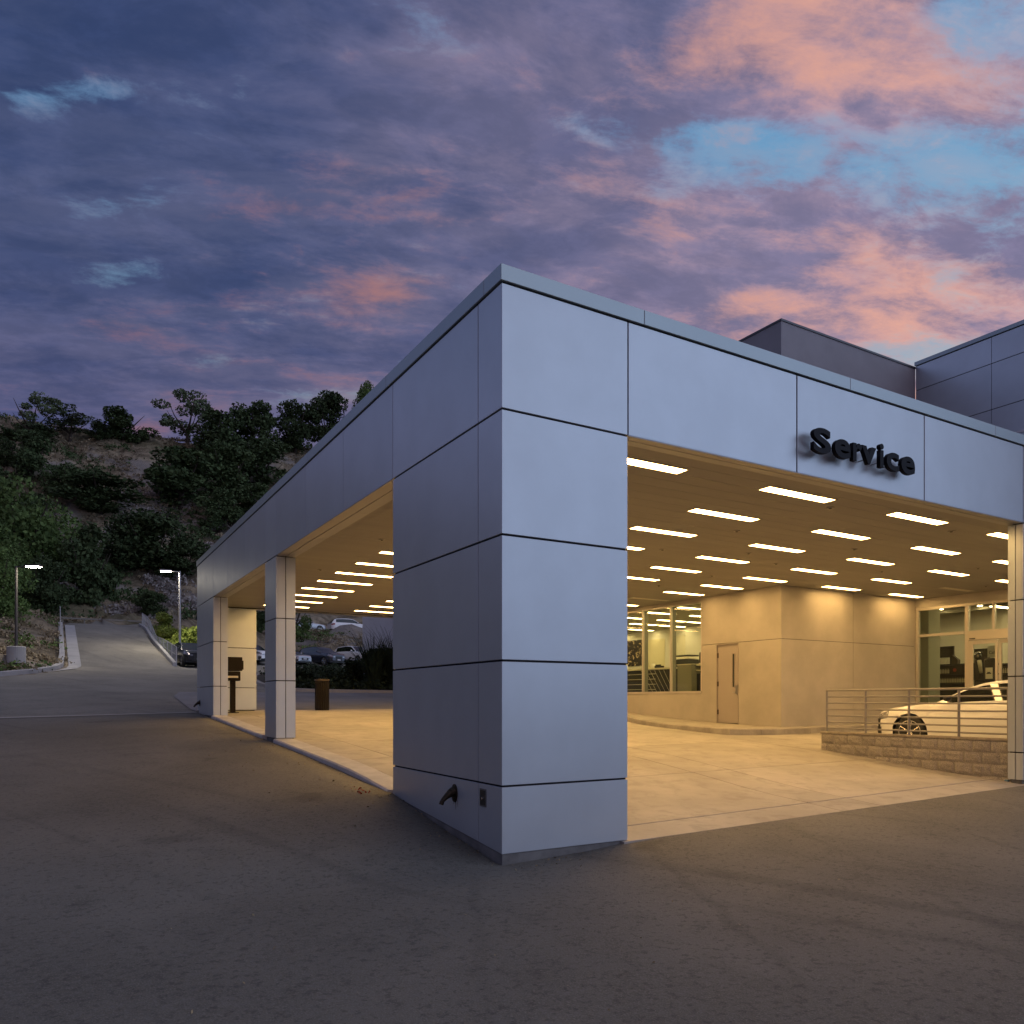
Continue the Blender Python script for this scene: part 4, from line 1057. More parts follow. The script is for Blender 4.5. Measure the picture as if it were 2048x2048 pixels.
    # wheels
    for dw in (sp['d1'], sp['d2']):
        for s in (1, -1):
            wr = sp['wr']; cx_, cy_ = X(dw), s * (W - .125)
            mb_ = MB(); mb_.lathe([(wr * .70, -.11), (wr * .9, -.115), (wr * .985, -.09), (wr, -.05), (wr, .05), (wr * .985, .09), (wr * .9, .115), (wr * .70, .11)], (0, 0, 0), 'y', n=36)
            tyre = mesh('wheel', [(p[0] + cx_, p[1] + cy_, p[2] + wr) for p in mb_.v], mb_.f, TYRE, t_, smooth=True, local=True); tyre.data.update()
            mb_ = MB(); mb_.lathe([(wr * .72, .02), (wr * .69, .02)], (0, 0, 0), 'y', n=30)
            sgn = s
            back = MB(); back.lathe([(wr * .70, 0), (wr * .70, .01)], (0, 0, 0), 'y', n=30)
            mesh('brake_backing', [(p[0] + cx_, p[1] + cy_ + sgn * .075, p[2] + wr) for p in back.v], back.f, RIMD, tyre, local=True)
            rm = MB()
            rp = [(wr * .71, .118), (wr * .66, .116), (wr * .655, .09), (wr * .70, .09)]
            m_ = 30; vv = []; ff = []
            for (r_, h_) in rp:
                for i in range(m_): a = 2 * math.pi * i / m_; vv.append((r_ * math.cos(a), h_, r_ * math.sin(a)))
            for j in range(4):
                for i in range(m_): ff.append((j * m_ + i, j * m_ + (i + 1) % m_, ((j + 1) % 4) * m_ + (i + 1) % m_, ((j + 1) % 4) * m_ + i))
            rm.add(vv, ff)
            for i in range(5):
                for da in (-.19, .19):
                    a = 2 * math.pi * (i + .25) / 5
                    p0 = (math.cos(a + da * .35) * wr * .12, .10, math.sin(a + da * .35) * wr * .12); p1 = (math.cos(a + da) * wr * .67, .108, math.sin(a + da) * wr * .67)
                    rm.tube(p0, p1, .017, 6, .014)
            rm.lathe([(wr * .17, .095), (wr * .17, .112), (wr * .06, .116)], (0, 0, 0), 'y', n=16)
            mesh('rim', [(p[0] + cx_, sgn * p[1] + cy_, p[2] + wr) for p in rm.v], rm.f, RIMM, tyre, local=True)
    def patch(nm, d0, d1_, t0, t1, m_, off=.004, nn=5, sides=(1, -1), sk=0.0):
        for s in sides:
            vv = []; ff = []
            for j in range(3):
                for i in range(nn + 1):
                    d = d0 + (d1_ - d0) * i / nn; tt = t0 + (t1 - t0) * j / 2 + sk * (i / nn)
                    vv.append(side(d, tt, s, off))
            for j in range(2):
                for i in range(nn): ff.append((j * (nn + 1) + i, j * (nn + 1) + i + 1, (j + 1) * (nn + 1) + i + 1, (j + 1) * (nn + 1) + i))
            mesh(nm, vv, ff, m_, t_, local=True)
    patch('headlight', .015, .42, .66, .90, CLAMP, sk=.04)
    patch('bumper_intake', .02, .22, .06, .40, CBLK)
    patch('tail_light', L - .40, L - .01, .70, .92, CRED)
    if detail:
        for d in sp['doors']:
            patch('door_seam', d, d + .008, .03, .97, CBLK, .002, 1)
        patch('sill_trim', sp['d1'] + ar + .02, sp['d2'] - ar - .02, .0, .07, CBLK, .004, 8)
        for s in (1, -1):
            for d in (sp['doors'][1] - .22, sp['doors'][2] - .22):
                p = side(d, .80, s, .012); mb_ = MB(); mb_.tube((p[0] + .1, p[1] + s * .012, p[2]), (p[0] - .1, p[1] + s * .012, p[2]), .013, 8); mb_.build('door_handle', paint, t_)
    for s in (1, -1):
        d = sp['ws'] - .42; z = lerp_tab(sp['top'], d) + .06
        mb_ = MB(); mb_.lathe([(.02, -.09), (.065, -.075), (.075, 0), (.065, .075), (.02, .09)], (0, 0, 0), 'y', n=14)
        vv = [(p[0] * .75 + X(d), p[1] + s * (W + .075), p[2] * .85 + z + .04) for p in mb_.v]; mir = mesh('mirror', vv, mb_.f, CBLK if detail else paint, t_, smooth=True, local=True)
        mb_ = MB(); mb_.tube((X(d), s * (W - .06), z - .03), (X(d), s * (W + .04), z + .02), .02, 6); o_ = mb_.build('stalk', CBLK, mir)
    # nose: grille, lower intake, plate
    zf = lerp_tab(sp['top'], 0)
    def nose(nm, y, z0, z1, m_, dx=.012): mb2 = MB(); mb2.add([(X(0) - .03, -y, z0), (X(0) + dx, -y * .92, z0), (X(0) + dx, y * .92, z0), (X(0) - .03, y, z0), (X(0) - .03, -y * 1.08, z1), (X(0) + dx, -y, z1), (X(0) + dx, y, z1), (X(0) - .03, y * 1.08, z1)], [(0, 3, 2, 1), (4, 5, 6, 7), (0, 1, 5, 4), (1, 2, 6, 5), (2, 3, 7, 6), (3, 0, 4, 7)]); return mb2.build(nm, m_, t_)
    nose('grille', .36, .38, zf - .08, CBLK); nose('lower_intake', .52, lerp_tab(sp['bot'], 0) + .02, .36, CBLK, .008)
    if plate: nose('number_plate', .17, .44, .54, PLATE, .022)
    for s in (1, -1):
        mb2 = MB(); mb2.box(X(0) - .02, X(0) + .008, min(s * .40, s * .60), max(s * .40, s * .60), zf - .17, zf - .07); mb2.build('front_lamp', CLAMP, t_)
    return t_
def paint(name, col, metal=.0): return mat(name, col, .3, metal, coat=1.0)
WHITE = paint('white_car_paint', (.84, .84, .84)); NAVY = paint('navy_car_paint', (.012, .016, .035), .3); BLACKP = paint('black_car_paint', (.01, .01, .014), .2); SILV = paint('silver_car_paint', (.35, .36, .38), .7)
car('white_sedan', SEDAN, 'white sedan parked behind the tube railing under the canopy', WHITE, (12.925, 4.40 - 2.38, floor_z(12.9, 3.2) + .012), R(90))
def lot(x, y): return ground_z(x, y) + .01
car('dark_suv', SUV, 'dark SUV parked beside the foot of the ramp, half hidden by the far pier', BLACKP, (4.35, 51.0, lot(4.3, 50)), R(-84), 'cars in the rear lot', detail=False)
car('navy_suv', SUV, 'navy SUV in the rear lot seen between the middle column and the pier', NAVY, (16.6, 61.2, lot(16.6, 60)), R(-68), 'cars in the rear lot', detail=False)
car('white_hatchback', SUV, 'white car in the rear lot right of the navy SUV, next to the strappy bush', WHITE, (19.9, 61.6, lot(19.9, 60.5)), R(-72), 'cars in the rear lot', detail=False)
car('silver_car', SEDAN, 'silver car in the rear lot just left of the navy SUV', SILV, (13.6, 61.0, lot(13.6, 60)), R(-68), 'cars in the rear lot', detail=False)
car('white_suv', SUV, 'white SUV in the rear lot half behind the middle column', WHITE, (10.3, 60.2, lot(10.3, 59.5)), R(-65), 'cars in the rear lot', detail=False)
car('white_van', SUV, 'pale vehicle on the bank above the rear lot, nearer the building', WHITE, (26.0, 81.5, lot(26, 81.5)), R(0), 'cars on the upper road', detail=False)
car('pale_car', SEDAN, 'pale car on the bank above the rear lot, left of the pale van', SILV, (20.6, 81.0, lot(20.6, 81)), R(8), 'cars on the upper road', detail=False)
car('black_car', SUV, 'black vehicle on the bank above the ramp shrubs', BLACKP, (9.3, 72.5, lot(9.3, 72.5)), R(-80), 'cars on the upper road', detail=False)

# ------------------------------------------------------------------ kiosk and bin by the far end of the canopy
t_ = thing('card_kiosk', 'dark brown card reader kiosk on a post beside the farthest lit pier', 'kiosk', (.78, 17.2, 1.25))
KM = mat('kiosk_brown', (.012, .008, .006), .6, spec=.2)
kz = floor_z(.78, 17.2)
box('post', .70, .84, 17.14, 17.28, kz, 2.2, KM, t_, bev=.008); box('base_plate', .62, .92, 17.06, 17.36, kz, kz + .02, KM, t_)
box('reader_box', .60, .95, 17.0, 17.4, 2.17, 2.44, KM, t_, bev=.01); box('head_box', .58, 1.0, 16.98, 17.4, 2.46, 2.86, KM, t_, bev=.01)
box('side_housing', 1.002, 1.04, 17.03, 17.36, 2.50, 2.76, KM, t_); box('white_tray', .56, .87, 16.93, 16.995, 2.25, 2.31, mat('tray_white', (.7, .66, .6), .5), t_)
t_ = thing('litter_bin', 'round dark brown litter bin at the back edge of the canopy floor', 'bin', (3.75, 18.3, 1.3))
bz = floor_z(3.75, 18.3)
BINM = mat('bin_brown', (.010, .0075, .0065), .5, spec=.3)
for k_ in range(22):
    a = 2 * math.pi * k_ / 22; mb = MB(); cx_, cy_ = 3.75 + .205 * math.cos(a), 18.3 + .205 * math.sin(a)
    mb.tube((cx_, cy_, bz + .05), (cx_, cy_, bz + .93), .022, 6); mb.build('slat', BINM, t_)
mb = MB(); mb.lathe([(.19, 0), (.19, .9)], (3.75, 18.3, bz + .03), n=20); mb.build('liner', mat('bin_liner', (.02, .013, .01), .6), t_)
mb = MB(); mb.lathe([(.235, 0), (.24, .03), (.235, .06), (.12, .065), (.11, .03)], (3.75, 18.3, bz + .94), n=24); mb.build('lid_ring', mat('bin_lid', (.06, .045, .035), .4), t_)
mb = MB(); mb.lathe([(.225, 0), (.225, .05)], (3.75, 18.3, bz), n=24); mb.build('base_ring', BINM, t_)

# ------------------------------------------------------------------ lamp posts
def lamp_post(label, x, y, h, hx, hy, base_r, base_h, lum, pole_m, col=(1, .88, .70)):
    z = ground_z(x, y)
    t_ = thing('street_lamp', label, 'street lamp', (x, y, z))
    if base_r: mb = MB(); mb.lathe([(base_r, -.3), (base_r, base_h - .03), (base_r - .03, base_h)], (x, y, z), n=28); mb.build('concrete_base', LCONC, t_)
    mb = MB(); mb.tube((x, y, z + base_h), (x, y, z + h), .085, 10, .065); mb.build('pole', pole_m, t_)
    L_ = math.hypot(hx, hy); ux, uy = hx / L_, hy / L_
    mb = MB(); mb.tube((x, y, z + h - .05), (x + ux * .55, y + uy * .55, z + h - .02), .035, 8); mb.build('arm', pole_m, t_)
    hz = z + h
    c0 = Vector((x + ux * .55, y + uy * .55, hz)); c1 = Vector((x + hx, y + hy, hz)); wv = Vector((-uy, ux, 0)) * .20
    vv = [c0 + wv * .7, c0 - wv * .7, c1 - wv, c1 + wv]; vv = [p + Vector((0, 0, -.04)) for p in vv] + [p + Vector((0, 0, .06)) for p in vv]
    hd = mesh('lamp_head', vv, [(3, 2, 1, 0), (4, 5, 6, 7), (0, 1, 5, 4), (1, 2, 6, 5), (2, 3, 7, 6), (3, 0, 4, 7)], pole_m, t_)
    cc = (c0 + c1) / 2; lv = [cc + (p - cc) * .86 for p in (c0 + wv * .8, c0 - wv * .8, c1 - wv, c1 + wv)]
    lv = [Vector((p[0], p[1], hz - .045)) for p in lv]; lv2 = [p + Vector((0, 0, -.015)) for p in lv]
    mesh('lens', lv2 + lv, [(3, 2, 1, 0), (4, 5, 6, 7), (0, 1, 5, 4), (1, 2, 6, 5), (2, 3, 7, 6), (3, 0, 4, 7)], emit('lamp_lens_%d' % int(lum), col, lum), hd)
lamp_post('dim lamp post on a round concrete base left of the ramp', -5.53, 44.2, 5.05, 1.15, -.75, .46, .62, 200, mat('dark_pole', (.07, .065, .06), .5, .5))
lamp_post('bright lamp post standing in the shrubs right of the ramp', 3.9, 52.6, 6.65, -1.25, .25, 0, 0, 600, mat('grey_pole', (.32, .32, .33), .4, .4))

# ------------------------------------------------------------------ ramp fences
def fence(label, pts, h, step, m_):
    t_ = thing('metal_fence', label, 'fence', (pts[0][0], pts[0][1], ground_z(*pts[0])))
    (xa, ya), (xb_, yb_) = pts; n = max(1, round(math.dist(*pts) / step))
    P_ = [(xa + (xb_ - xa) * i / n, ya + (yb_ - ya) * i / n) for i in range(n + 1)]
    for x, y in P_: z = ground_z(x, y); rod('post', (x, y, z - .1), (x, y, z + h), .035, t_, m_, 6)
    for (x0, y0), (x1, y1) in zip(P_, P_[1:]):
        za_, zb_ = ground_z(x0, y0), ground_z(x1, y1)
        for q_ in (.98, .55, .12): rod('rail', (x0, y0, za_ + h * q_), (x1, y1, zb_ + h * q_), .02, t_, m_, 5)
        for i in range(1, 8):
            s_ = i / 8; x, y, z = x0 + (x1 - x0) * s_, y0 + (y1 - y0) * s_, za_ + (zb_ - za_) * s_
            rod('picket', (x, y, z + h * .12), (x, y, z + h * .98), .011, t_, m_, 4)
GALV = mat('galvanised', (.42, .43, .44), .45, .4)
fence('pale metal fence climbing the right edge of the ramp', [(3.05, 47.6), (3.25, 72.5)], 1.25, 2.5, GALV)
fence('short pale metal fence at the top left of the ramp', [(-3.35, 58), (-3.3, 72.0)], 1.35, 2.3, GALV)
o = thing('guard_rail', 'low pale guard rail across the top of the ramp', 'guard rail', (0, 73, 8.6))
for i in range(4):
    x0, x1 = -3.2 + i * 1.7, -3.2 + (i + 1) * 1.7 - .02; z = ground_z(0, 73.2)
    box('rail_section', x0, x1, 73.1, 73.16, z + .22, z + .36, mat('dull_rail', (.20, .19, .17), .6, .2), o); box('post', x0 + .05, x0 + .15, 73.18, 73.28, z - .2, z + .34, MATS['dull_rail'], o)
t_ = sroot('ramp_edge_kerb')
kerb_run(t_, [(2.9, 72), (2.85, 60), (2.78, 47.2)], .22, .2, ground_z, LCONC, seg=3.5, side=1)

# ------------------------------------------------------------------ vegetation
def leafmat(name, c1, c2, vs=.9):
    m = bpy.data.materials.new(name); m.use_nodes = True; nt = m.node_tree; k = NT(nt); b = nt.nodes['Principled BSDF']
    pos = nt.nodes.new('ShaderNodeNewGeometry').outputs['Position']; oi = nt.nodes.new('ShaderNodeObjectInfo')
    c = k.mix(k.ss(k.noise(pos, vs, 5, .65), .34, .66), c1, c2)
    c = k.v('SCALE', c, sc=k.m('ADD', .75, k.m('MULTIPLY', oi.outputs['Random'], .5)))
    nt.links.new(c, b.inputs['Base Color']); b.inputs['Roughness'].default_value = .75; b.inputs['Specular IOR Level'].default_value = .2
    MATS[name] = m; return m
LDARK = leafmat('oak_leaf', (.036, .058, .024), (.082, .122, .05)); LGREEN = leafmat('green_leaf', (.06, .10, .03), (.13, .20, .06)); LWISP = leafmat('grey_green_leaf', (.075, .10, .055), (.14, .18, .10))
LYEL = leafmat('yellow_green_leaf', (.14, .19, .035), (.28, .34, .07)); LSCRUB = leafmat('pale_scrub', (.17, .155, .15), (.36, .335, .32), .5); LBROWN = leafmat('brown_brush', (.12, .10, .065), (.33, .27, .18), .5); LDSH = leafmat('dark_shrub', (.014, .022, .012), (.04, .058, .025), 2)
BARK = mat('bark', (.06, .045, .035), .9, 0, .4, 6)
def leaves(pts, size, rs, flat=.0):
    """numpy: one quad per point, random tilt"""
    n = len(pts); nrm = rs.normal(size=(n, 3)); nrm[:, 2] = nrm[:, 2] * (1 - flat) + flat * 1.2; nrm /= np.linalg.norm(nrm, axis=1)[:, None]
    u = np.cross(nrm, rs.normal(size=(n, 3))); u /= np.linalg.norm(u, axis=1)[:, None]; v_ = np.cross(nrm, u)
    s = size * rs.uniform(.55, 1.35, (n, 1)); a = rs.uniform(.45, .9, (n, 1))
    q_ = np.stack([pts - u * s, pts - v_ * s * a, pts + u * s * 1.1, pts + v_ * s * a], 1)
    return q_.reshape(-1, 3)
def leaf_mesh(name, co, m_):
    n = len(co) // 4; me = bpy.data.meshes.new(name)
    me.vertices.add(len(co)); me.vertices.foreach_set('co', co.ravel().astype('f'))
    me.loops.add(len(co)); me.loops.foreach_set('vertex_index', np.arange(len(co), dtype='i'))
    me.polygons.add(n); me.polygons.foreach_set('loop_start', np.arange(0, len(co), 4, dtype='i')); 
    try: me.polygons.foreach_set('loop_total', np.full(n, 4, dtype='i'))
    except Exception: pass
    me.materials.append(m_); me.update(calc_edges=True); me.validate(); return me
def crown(seed, m_, kind):
    rs = np.random.RandomState(seed); P_ = []
    nb = {'d': 26, 'g': 34, 'w': 17, 's': 14}[kind]
    for i in range(nb):
        if kind == 'w':
            z = rs.uniform(.30, .9); a = rs.uniform(0, 6.28); r_ = rs.uniform(.1, .36) * (1.15 - .5 * abs(z - .6)); c_ = np.array([r_ * math.cos(a) + .16 * (z - .5), r_ * math.sin(a), z]); rad = np.array([rs.uniform(.08, .17), rs.uniform(.08, .17), rs.uniform(.05, .10)]); n = 150
        elif kind == 's':
            z = rs.uniform(.15, .7); a = rs.uniform(0, 6.28); r_ = rs.uniform(0, .3); c_ = np.array([r_ * math.cos(a), r_ * math.sin(a), z]); rad = np.array([.2, .2, rs.uniform(.12, .25)]) * rs.uniform(.7, 1.1); n = 170
        else:
            z = rs.uniform(.10, .84); a = rs.uniform(0, 6.28); r_ = rs.uniform(.02, .37) * math.sqrt(max(.08, 1 - ((z - .42) / .5) ** 2)); c_ = np.array([r_ * math.cos(a), r_ * math.sin(a), z]); rad = np.array([rs.uniform(.10, .2), rs.uniform(.10, .2), rs.uniform(.07, .16)]); n = 210
        d = rs.normal(size=(n, 3)); d /= np.linalg.norm(d, axis=1)[:, None]
        P_.append(c_ + d * rad * rs.uniform(.45, 1.08, (n, 1)) ** .6)
    P_ = np.concatenate(P_); P_[:, 2] = np.clip(P_[:, 2], .03, 1.05)
    return leaf_mesh('crown', leaves(P_, {'w': .022, 'd': .024, 'g': .019, 's': .036}[kind], rs), m_)
def trunk_mesh(seed, kind):
    rs = np.random.RandomState(seed); mb_ = MB()
    if kind == 's':
        for i in range(5): a = i * 1.26; mb_.tube((.02 * math.cos(a), .02 * math.sin(a), -.03), (.15 * math.cos(a), .15 * math.sin(a), .45), .012, 5, .005)
    else:
        mb_.tube((0, 0, -.08), (.01, .0, .22), .034, 8, .024)
        for i in range(5):
            a = i * 1.26 + rs.uniform(-.3, .3); e = (.22 * math.cos(a), .22 * math.sin(a), rs.uniform(.42, .66)); mb_.tube((.01, 0, .20), e, .018, 6, .008); mb_.tube(e, (e[0] * 1.4, e[1] * 1.4, e[2] + .16), .008, 5, .003)
    me = bpy.data.meshes.new('trunk'); me.from_pydata(mb_.v, [], mb_.f); me.materials.append(BARK); return me
PROTO = {}
for kind, m_, seeds in (('d', LDARK, (1, 2, 3, 4)), ('g', LGREEN, (11, 12, 13)), ('w', LWISP, (21, 22)), ('y', LYEL, (31, 32)), ('s', LDSH, (41, 42, 43))):
    kk_ = 's' if kind in 'ys' else kind
    PROTO[kind] = [(crown(s, m_, kk_), trunk_mesh(s, kk_)) for s in seeds]
pc = {k: 0 for k in PROTO}
def plant(name, label, cat, x, y, w_, h, kind, group, z=None, rot=None):
    z = ground_z(x, y) if z is None else z
    cr, tr = PROTO[kind][pc[kind] % len(PROTO[kind])]; pc[kind] += 1
    t_ = thing(name, label, cat, (x, y, z - .05 * h * (kind != 's')), group); t_.rotation_euler = (0, 0, random.uniform(0, 6.28) if rot is None else rot)
    for nm, me in (('crown', cr), ('trunk', tr)):
        o = bpy.data.objects.new(nm, me); C.objects.link(o); o.parent = t_; o.scale = (w_ * 1.12, w_ * 1.12, h * 1.06)
    return t_
G1 = 'trees on the hillside'
TREES = [
 (-7.1, 138.8, 8.2, 7.6, 'w', 'grey-green wispy tree at the left end of the ridge', .2), (-1.5, 141.3, 8.6, 5.0, 'w', 'low wispy tree leaning right along the ridge', 0),
 (-5.4, 138.6, 5.6, 2.6, 'd', 'low dark bush under the wispy ridge tree', None), (-9.7, 137.2, 4.2, 2.0, 'd', 'small dark bush at the left edge of the ridge', None),
 (6.6, 143.2, 9.6, 6.2, 'd', 'round dark tree alone on the skyline', None), (2.9, 142.3, 3.8, 3.4, 'd', 'small dark tree touching the round skyline tree', None),
 (17.0, 144.3, 10.5, 10.4, 'w', 'tall pale green tree left of the dark ridge wood', None), (20.7, 138.1, 11, 9.2, 'd', 'dark tree just below the pale green ridge tree', None),
 (28.0, 140.3, 11, 10.6, 'd', 'tall dark tree on the right part of the ridge', None), (36.2, 143.6, 10, 10.4, 'd', 'spreading dark ridge tree above the canopy edge', None),
 (43.3, 145.8, 10.5, 11.5, 'd', 'ridge tree partly cut by the canopy roofline', None), (51.5, 145.6, 7, 14.5, 'g', 'treetop peeking over the canopy roofline', None),
 (12.7, 120.4, 14, 9.0, 'd', 'large dark oak in the middle of the slope', None), (19.7, 123.3, 11, 9.6, 'd', 'dark oak right of the large slope oak', None),
 (1.7, 115.1, 12, 6.0, 'd', 'low broad dark oak left of the large slope oak', None), (-2.4, 118.6, 6.8, 5.2, 'd', 'dark bush left of the broad slope oak', None),
 (-6.7, 123.1, 7.0, 7.8, 'd', 'dark tree high on the left slope', None), (-6.8, 134.1, 4.2, 3.7, 'd', 'small dark tree just under the left ridge', None),
 (-10.0, 127.4, 4, 4.6, 'd', 'dark tree at the left picture edge under the ridge', None), (26.3, 128.6, 12, 8.5, 'd', 'dark oak under the ridge wood near the canopy edge', None),
 (-7.0, 88.3, 10, 13.1, 'g', 'tall green tree at the left edge behind the lamp post', None), (-3.7, 93.7, 8.5, 9.0, 'g', 'green tree behind the tall left tree', None),
 (-.7, 87.1, 7.4, 9.3, 'd', 'dark tree overhanging the top left of the ramp', None), (6.4, 98.1, 10, 8.2, 'd', 'broad dark tree above the right lamp', None),
 (3.4, 98.9, 7.4, 7.0, 'd', 'dark tree between the ramp tree and the lamp tree', None), (10.3, 97.3, 7, 5.8, 'd', 'dark tree close to the far end of the canopy roofline', None),
 (17.2, 113.5, 7.2, 6.2, 'd', 'olive tree on the slope beside the canopy roofline', None), (23, 117, 8, 6, 'd', 'dark tree behind the canopy fascia on the slope', None),
 (-8.8, 80.5, 7, 8, 'g', 'lower green tree in front of the tall left tree', None), (-4.6, 79.5, 5.5, 6.2, 'd', 'dark tree at the top of the planting left of the ramp', None),
 (-7.2, 62, 4.5, 5.5, 'g', 'green tree on the planted bank left of the ramp', None), (-9.5, 52, 5, 6, 'g', 'green tree at the left edge beside the lamp base', None),
 (-12, 108, 9, 9, 'd', 'dark tree at the left edge of the middle slope', None), (-6, 104, 8, 6.5, 'd', 'dark tree on the slope above the tall left tree', None),
 (5.2, 84.5, 3.8, 3.0, 'd', 'small round dark bush beyond the top of the ramp', None), (15.6, 66.5, 4.2, 6.0, 'g', 'bushy tree behind the navy SUV', None), (12.2, 68, 3.5, 4.5, 'd', 'dark bush behind the silver car', None),
]
for x, y, w_, h, kd, lab, rt in TREES: plant('hillside_tree', lab, 'tree', x, y, w_, h, kd, G1, rot=rt)
for i, (x, y, w_, h) in enumerate([(-44, 20, 12, 9), (-40, 8, 10, 8), (-46, -5, 13, 9), (-42, 32, 12, 9), (-50, 44, 14, 11), (-38, 46, 10, 8)]):
    plant('hillside_tree', ['broad', 'dark', 'old', 'leaning', 'tall', 'small'][i] + ' oak on the slope left of the drive', 'tree', x, y, w_, h, 'd', G1)
# yellow-green shrubs lit by the lamp, right of the ramp
SY = [(4.3, 54.6, 2.2, 2.3), (5.3, 56.0, 3.0, 3.1), (4.3, 58.5, 2.6, 2.4), (6.4, 55.5, 3.2, 3.7), (7.1, 58.3, 3.6, 4.0), (4.4, 62.5, 2.6, 2.2), (5.8, 61.0, 3.2, 3.0), (8.4, 57.5, 3.4, 4.0), (7.9, 61.5, 3.6, 3.8), (4.5, 66, 2.4, 2.2)]
for i, (x, y, w_, h) in enumerate(SY): plant('lit_shrub', ordn[i] + ' bright yellow-green shrub right of the ramp, counted uphill along the fence', 'shrub', x, y, w_, h, 'y', 'lamp-lit shrubs beside the ramp fence')
# island planting behind the canopy
isl = sroot('planting_island')
IP = [(24, 25.2), (18, 25.5), (14, 25.8), (9.4, 26.3), (6.2, 26.8), (5.1, 27.4), (4.65, 28.6), (4.55, 31), (4.9, 34.2), (5.8, 37.8), (7.2, 41.2), (9, 45.5), (12, 51), (16, 53)]
kerb_run(isl, IP, .18, .15, ground_z, CONC, seg=1.6, side=-1)
SOIL = mat('soil', (.035, .03, .022), .95, 0, .3, 3)
bm_v = []; rr = []
for i in range(14):
    y = 26.9 + i * 1.9
    xl = lerp_tab([(26.8, 6.4), (27.6, 5.3), (28.8, 4.85), (31, 4.75), (34.2, 5.1), (37.8, 6.0), (41.2, 7.4), (45.5, 9.2), (51, 12.2), (53, 16)], y) + .05
    rr.append([(xl + (24 - xl) * j / 10, y) for j in range(11)])
o = sheet('island_soil', rr, SOIL, .13); o.parent = isl
def scatter_stuff(name, label, pts, size, per, m_, seed, spread=.5, hgt=.5, flat=0.0, cat='ground cover'):
    rs = np.random.RandomState(seed); base = np.array(pts); n = len(base)
    P_ = np.repeat(base, per, 0); d = rs.normal(size=(n * per, 3)); d /= np.linalg.norm(d, axis=1)[:, None]; d[:, 2] = np.abs(d[:, 2])
    sc = np.repeat(rs.uniform(.5, 1.3, (n, 1)), per, 0)
    P_ = P_ + d * sc * np.array([spread, spread, hgt]) * rs.uniform(.4, 1, (n * per, 1))
    o = link(name, leaf_mesh(name, leaves(P_, size, rs, flat), m_)); tag(o, label, cat, kind='stuff'); return o
rs = np.random.RandomState(5)
def inisl(x, y): return 26.9 < y < 52 and x > lerp_tab([(26.8, 6.4), (27.6, 5.3), (28.8, 4.85), (31, 4.75), (34.2, 5.1), (37.8, 6.0), (41.2, 7.4), (45.5, 9.2), (52, 14)], y) + .45
pts = []
while len(pts) < 950:
    x, y = rs.uniform(4.8, 20), 27.1 + rs.uniform(0, 1) ** 1.7 * 20
    if inisl(x, y): pts.append((x, y, ground_z(x, y) + .15))
scatter_stuff('island_ground_cover', 'low dark green ground cover filling the island behind the canopy', pts, .075, 42, LDSH, 3, .42, .42)
for i, (x, y, w_, h) in enumerate([(9.4, 28.0, 2.0, 2.2), (10.6, 28.4, 2.3, 2.5), (11.9, 28.2, 2.2, 2.2), (8.6, 29.3, 1.6, 1.5), (6.3, 29.5, 1.4, .9), (7.2, 28.1, 1.4, .95), (10.0, 30.5, 2, 2), (12.8, 29.5, 2.4, 2.2)]):
    plant('island_shrub', ordn[i] + ' dark island shrub counted from the one behind the strappy plants', 'shrub', x, y, w_, h, 's', 'dark shrubs on the island', z=ground_z(x, y) + .1)
def strappy(x, y, h, n, seed, label):
    rs = np.random.RandomState(seed); z = ground_z(x, y) + .1
    t_ = thing('strappy_plant', label, 'plant', (x, y, z)); v = []; f = []
    for k in range(n):
        a = rs.uniform(0, 6.28); L_ = h * rs.uniform(.7, 1.1); cv = rs.uniform(.25, .7); px = []
        for s in range(7):
            q_ = s / 6; r_ = L_ * (.08 + cv * q_ ** 1.6); zz1 = L_ * (q_ * 1.05 - .38 * cv * q_ ** 3.0)
            wd = .022 * (1 - q_) + .004
            cx_, cy_ = x + r_ * math.cos(a), y + r_ * math.sin(a); px.append(((cx_ - wd * math.sin(a), cy_ + wd * math.cos(a), z + zz1), (cx_ + wd * math.sin(a), cy_ - wd * math.cos(a), z + zz1)))
        b0 = len(v)
        for p_, q2_ in px: v += [p_, q2_]
        f += [(b0 + 2 * s, b0 + 2 * s + 1, b0 + 2 * s + 3, b0 + 2 * s + 2) for s in range(6)]
    o = mesh('leaf_blades', v, f, LDSH, t_); o['kind'] = 'stuff'
strappy(9.0, 27.7, 2.9, 130, 3, 'tall dark strappy plant arching over the island beside the pier'); strappy(10.1, 27.6, 3.1, 130, 4, 'second strappy plant on the island, right of the first')
# slope scrub
def noise2(x, y): return math.sin(x * .21 + 1.3) * math.cos(y * .17 - x * .09) + .5 * math.sin(x * .53 + y * .37) + .3 * math.sin(y * .9 - x * .4)
pale, brown, dk_ = [], [], []
rs = np.random.RandomState(9)
while len(pale) < 1500 or len(brown) < 2600 or len(dk_) < 700:
    x, y = rs.uniform(-16, 56), rs.uniform(74, 150)
    if x > 8 + (y - 70) * .75: continue
    nz = noise2(x, y); z = ground_z(x, y)
    band = (84 < y < 100) or (104 < y < 124 and x > 4)
    if len(pale) < 1500 and band and nz > -.2: pale.append((x, y, z))
    elif len(dk_) < 700 and nz < -.55: dk_.append((x, y, z))
    elif len(brown) < 2600: brown.append((x, y, z))
scatter_stuff('pale_scrub', 'pale grey scrub in patches on the hillside', pale, .17, 22, LSCRUB, 1, .75, .75, cat='scrub')
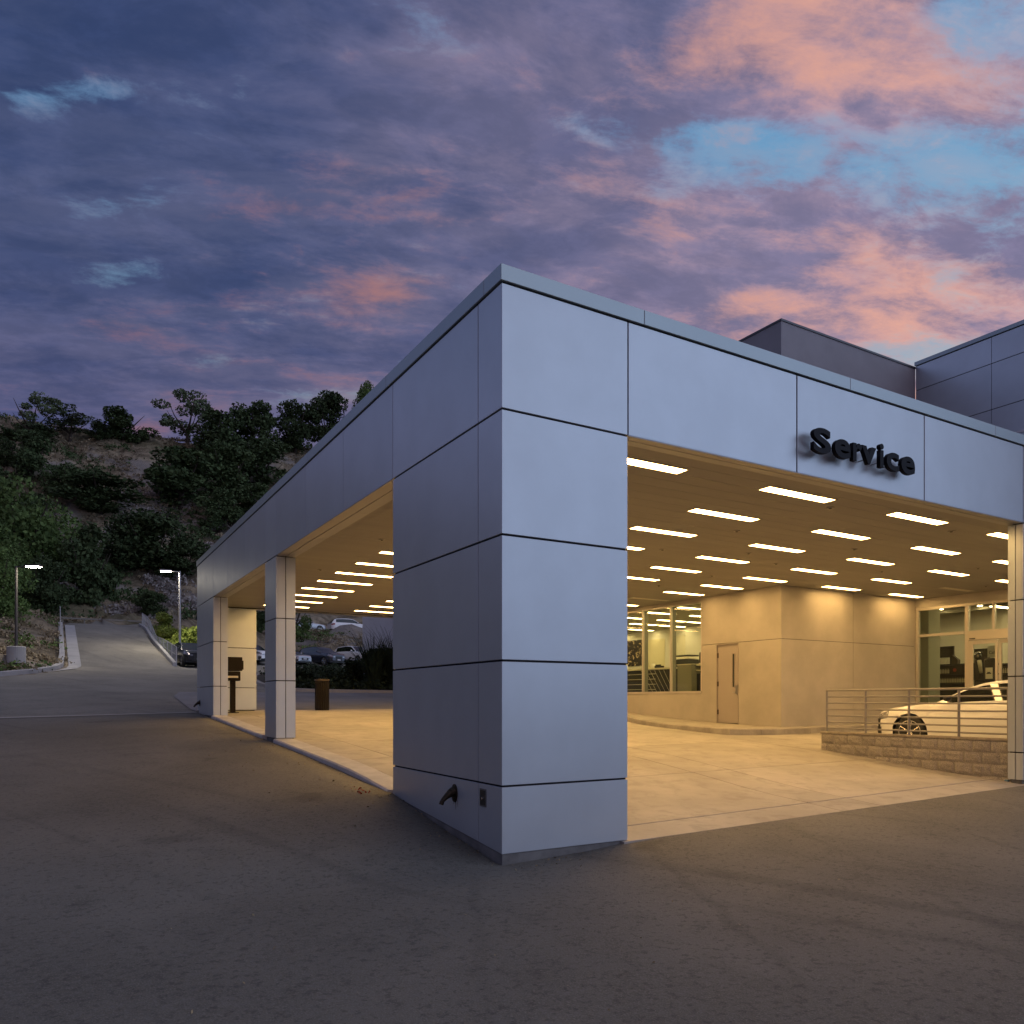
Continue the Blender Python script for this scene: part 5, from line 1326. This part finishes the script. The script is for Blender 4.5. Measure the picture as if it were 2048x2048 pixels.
scatter_stuff('brown_brush', 'dry brown brush covering the hillside', brown, .15, 16, LBROWN, 2, .65, .45, cat='brush')
scatter_stuff('dark_brush', 'low dark green brush on the hillside', dk_, .2, 26, LDARK, 4, 1.0, .9, cat='brush')
bank = []
while len(bank) < 1100:
    x, y = rs.uniform(-14, 30), rs.uniform(38, 80)
    if is_asphalt(x, y) or (-3.3 < x < 3.4 and y < 76) or (x > 3 and y < 61.5): continue
    if x < 3 and x > kerb_x(y) - .35: continue
    bank.append((x, y, ground_z(x, y)))
scatter_stuff('bank_grass', 'dry brown and olive grass on the banks beside the ramp and lot', bank, .09, 30, LBROWN, 6, .7, .35, cat='grass')
gb = [p for p in bank if noise2(p[0] * 3, p[1] * 3) > .35]
scatter_stuff('bank_ground_cover', 'low green ground cover on the banks', gb, .09, 34, LGREEN, 7, .6, .5, cat='ground cover')

# fallen leaves and grit on the asphalt
def debris():
    rs = np.random.RandomState(3); P_ = []
    for k in range(150):
        y = rs.uniform(.4, 11); x = -.12 - rs.exponential(.55); P_.append((x, y))
    for k in range(60): P_.append((rs.uniform(-5, 8), rs.uniform(-4.5, -.2)))
    for k in range(30): P_.append((rs.uniform(0, 1.5), -.03 - rs.exponential(.12)))
    for k in range(40): P_.append((-.03 - rs.exponential(.04), rs.uniform(0, 2.7)))
    P_ = np.array([(x, y, ground_z(x, y) + .008) for x, y in P_])
    o = link('fallen_leaves', leaf_mesh('fallen_leaves', leaves(P_, .013, rs, 1.2), mat('dry_leaf', (.34, .27, .16), .8, 0, .5, 9))); tag(o, 'small dry leaves scattered on the asphalt', 'leaves', kind='stuff')
    Q = np.array([(-.35 + rs.normal() * .07, 3.05 + rs.normal() * .16, 0) for _ in range(26)]); Q[:, 2] = [ground_z(a, b) + .01 for a, b, _ in Q]
    o = link('red_leaves', leaf_mesh('red_leaves', leaves(Q, .02, rs, 1.2), mat('red_leaf', (.30, .035, .02), .7))); tag(o, 'little drift of red leaves by the kerb near the pier', 'leaves', kind='stuff')
debris()
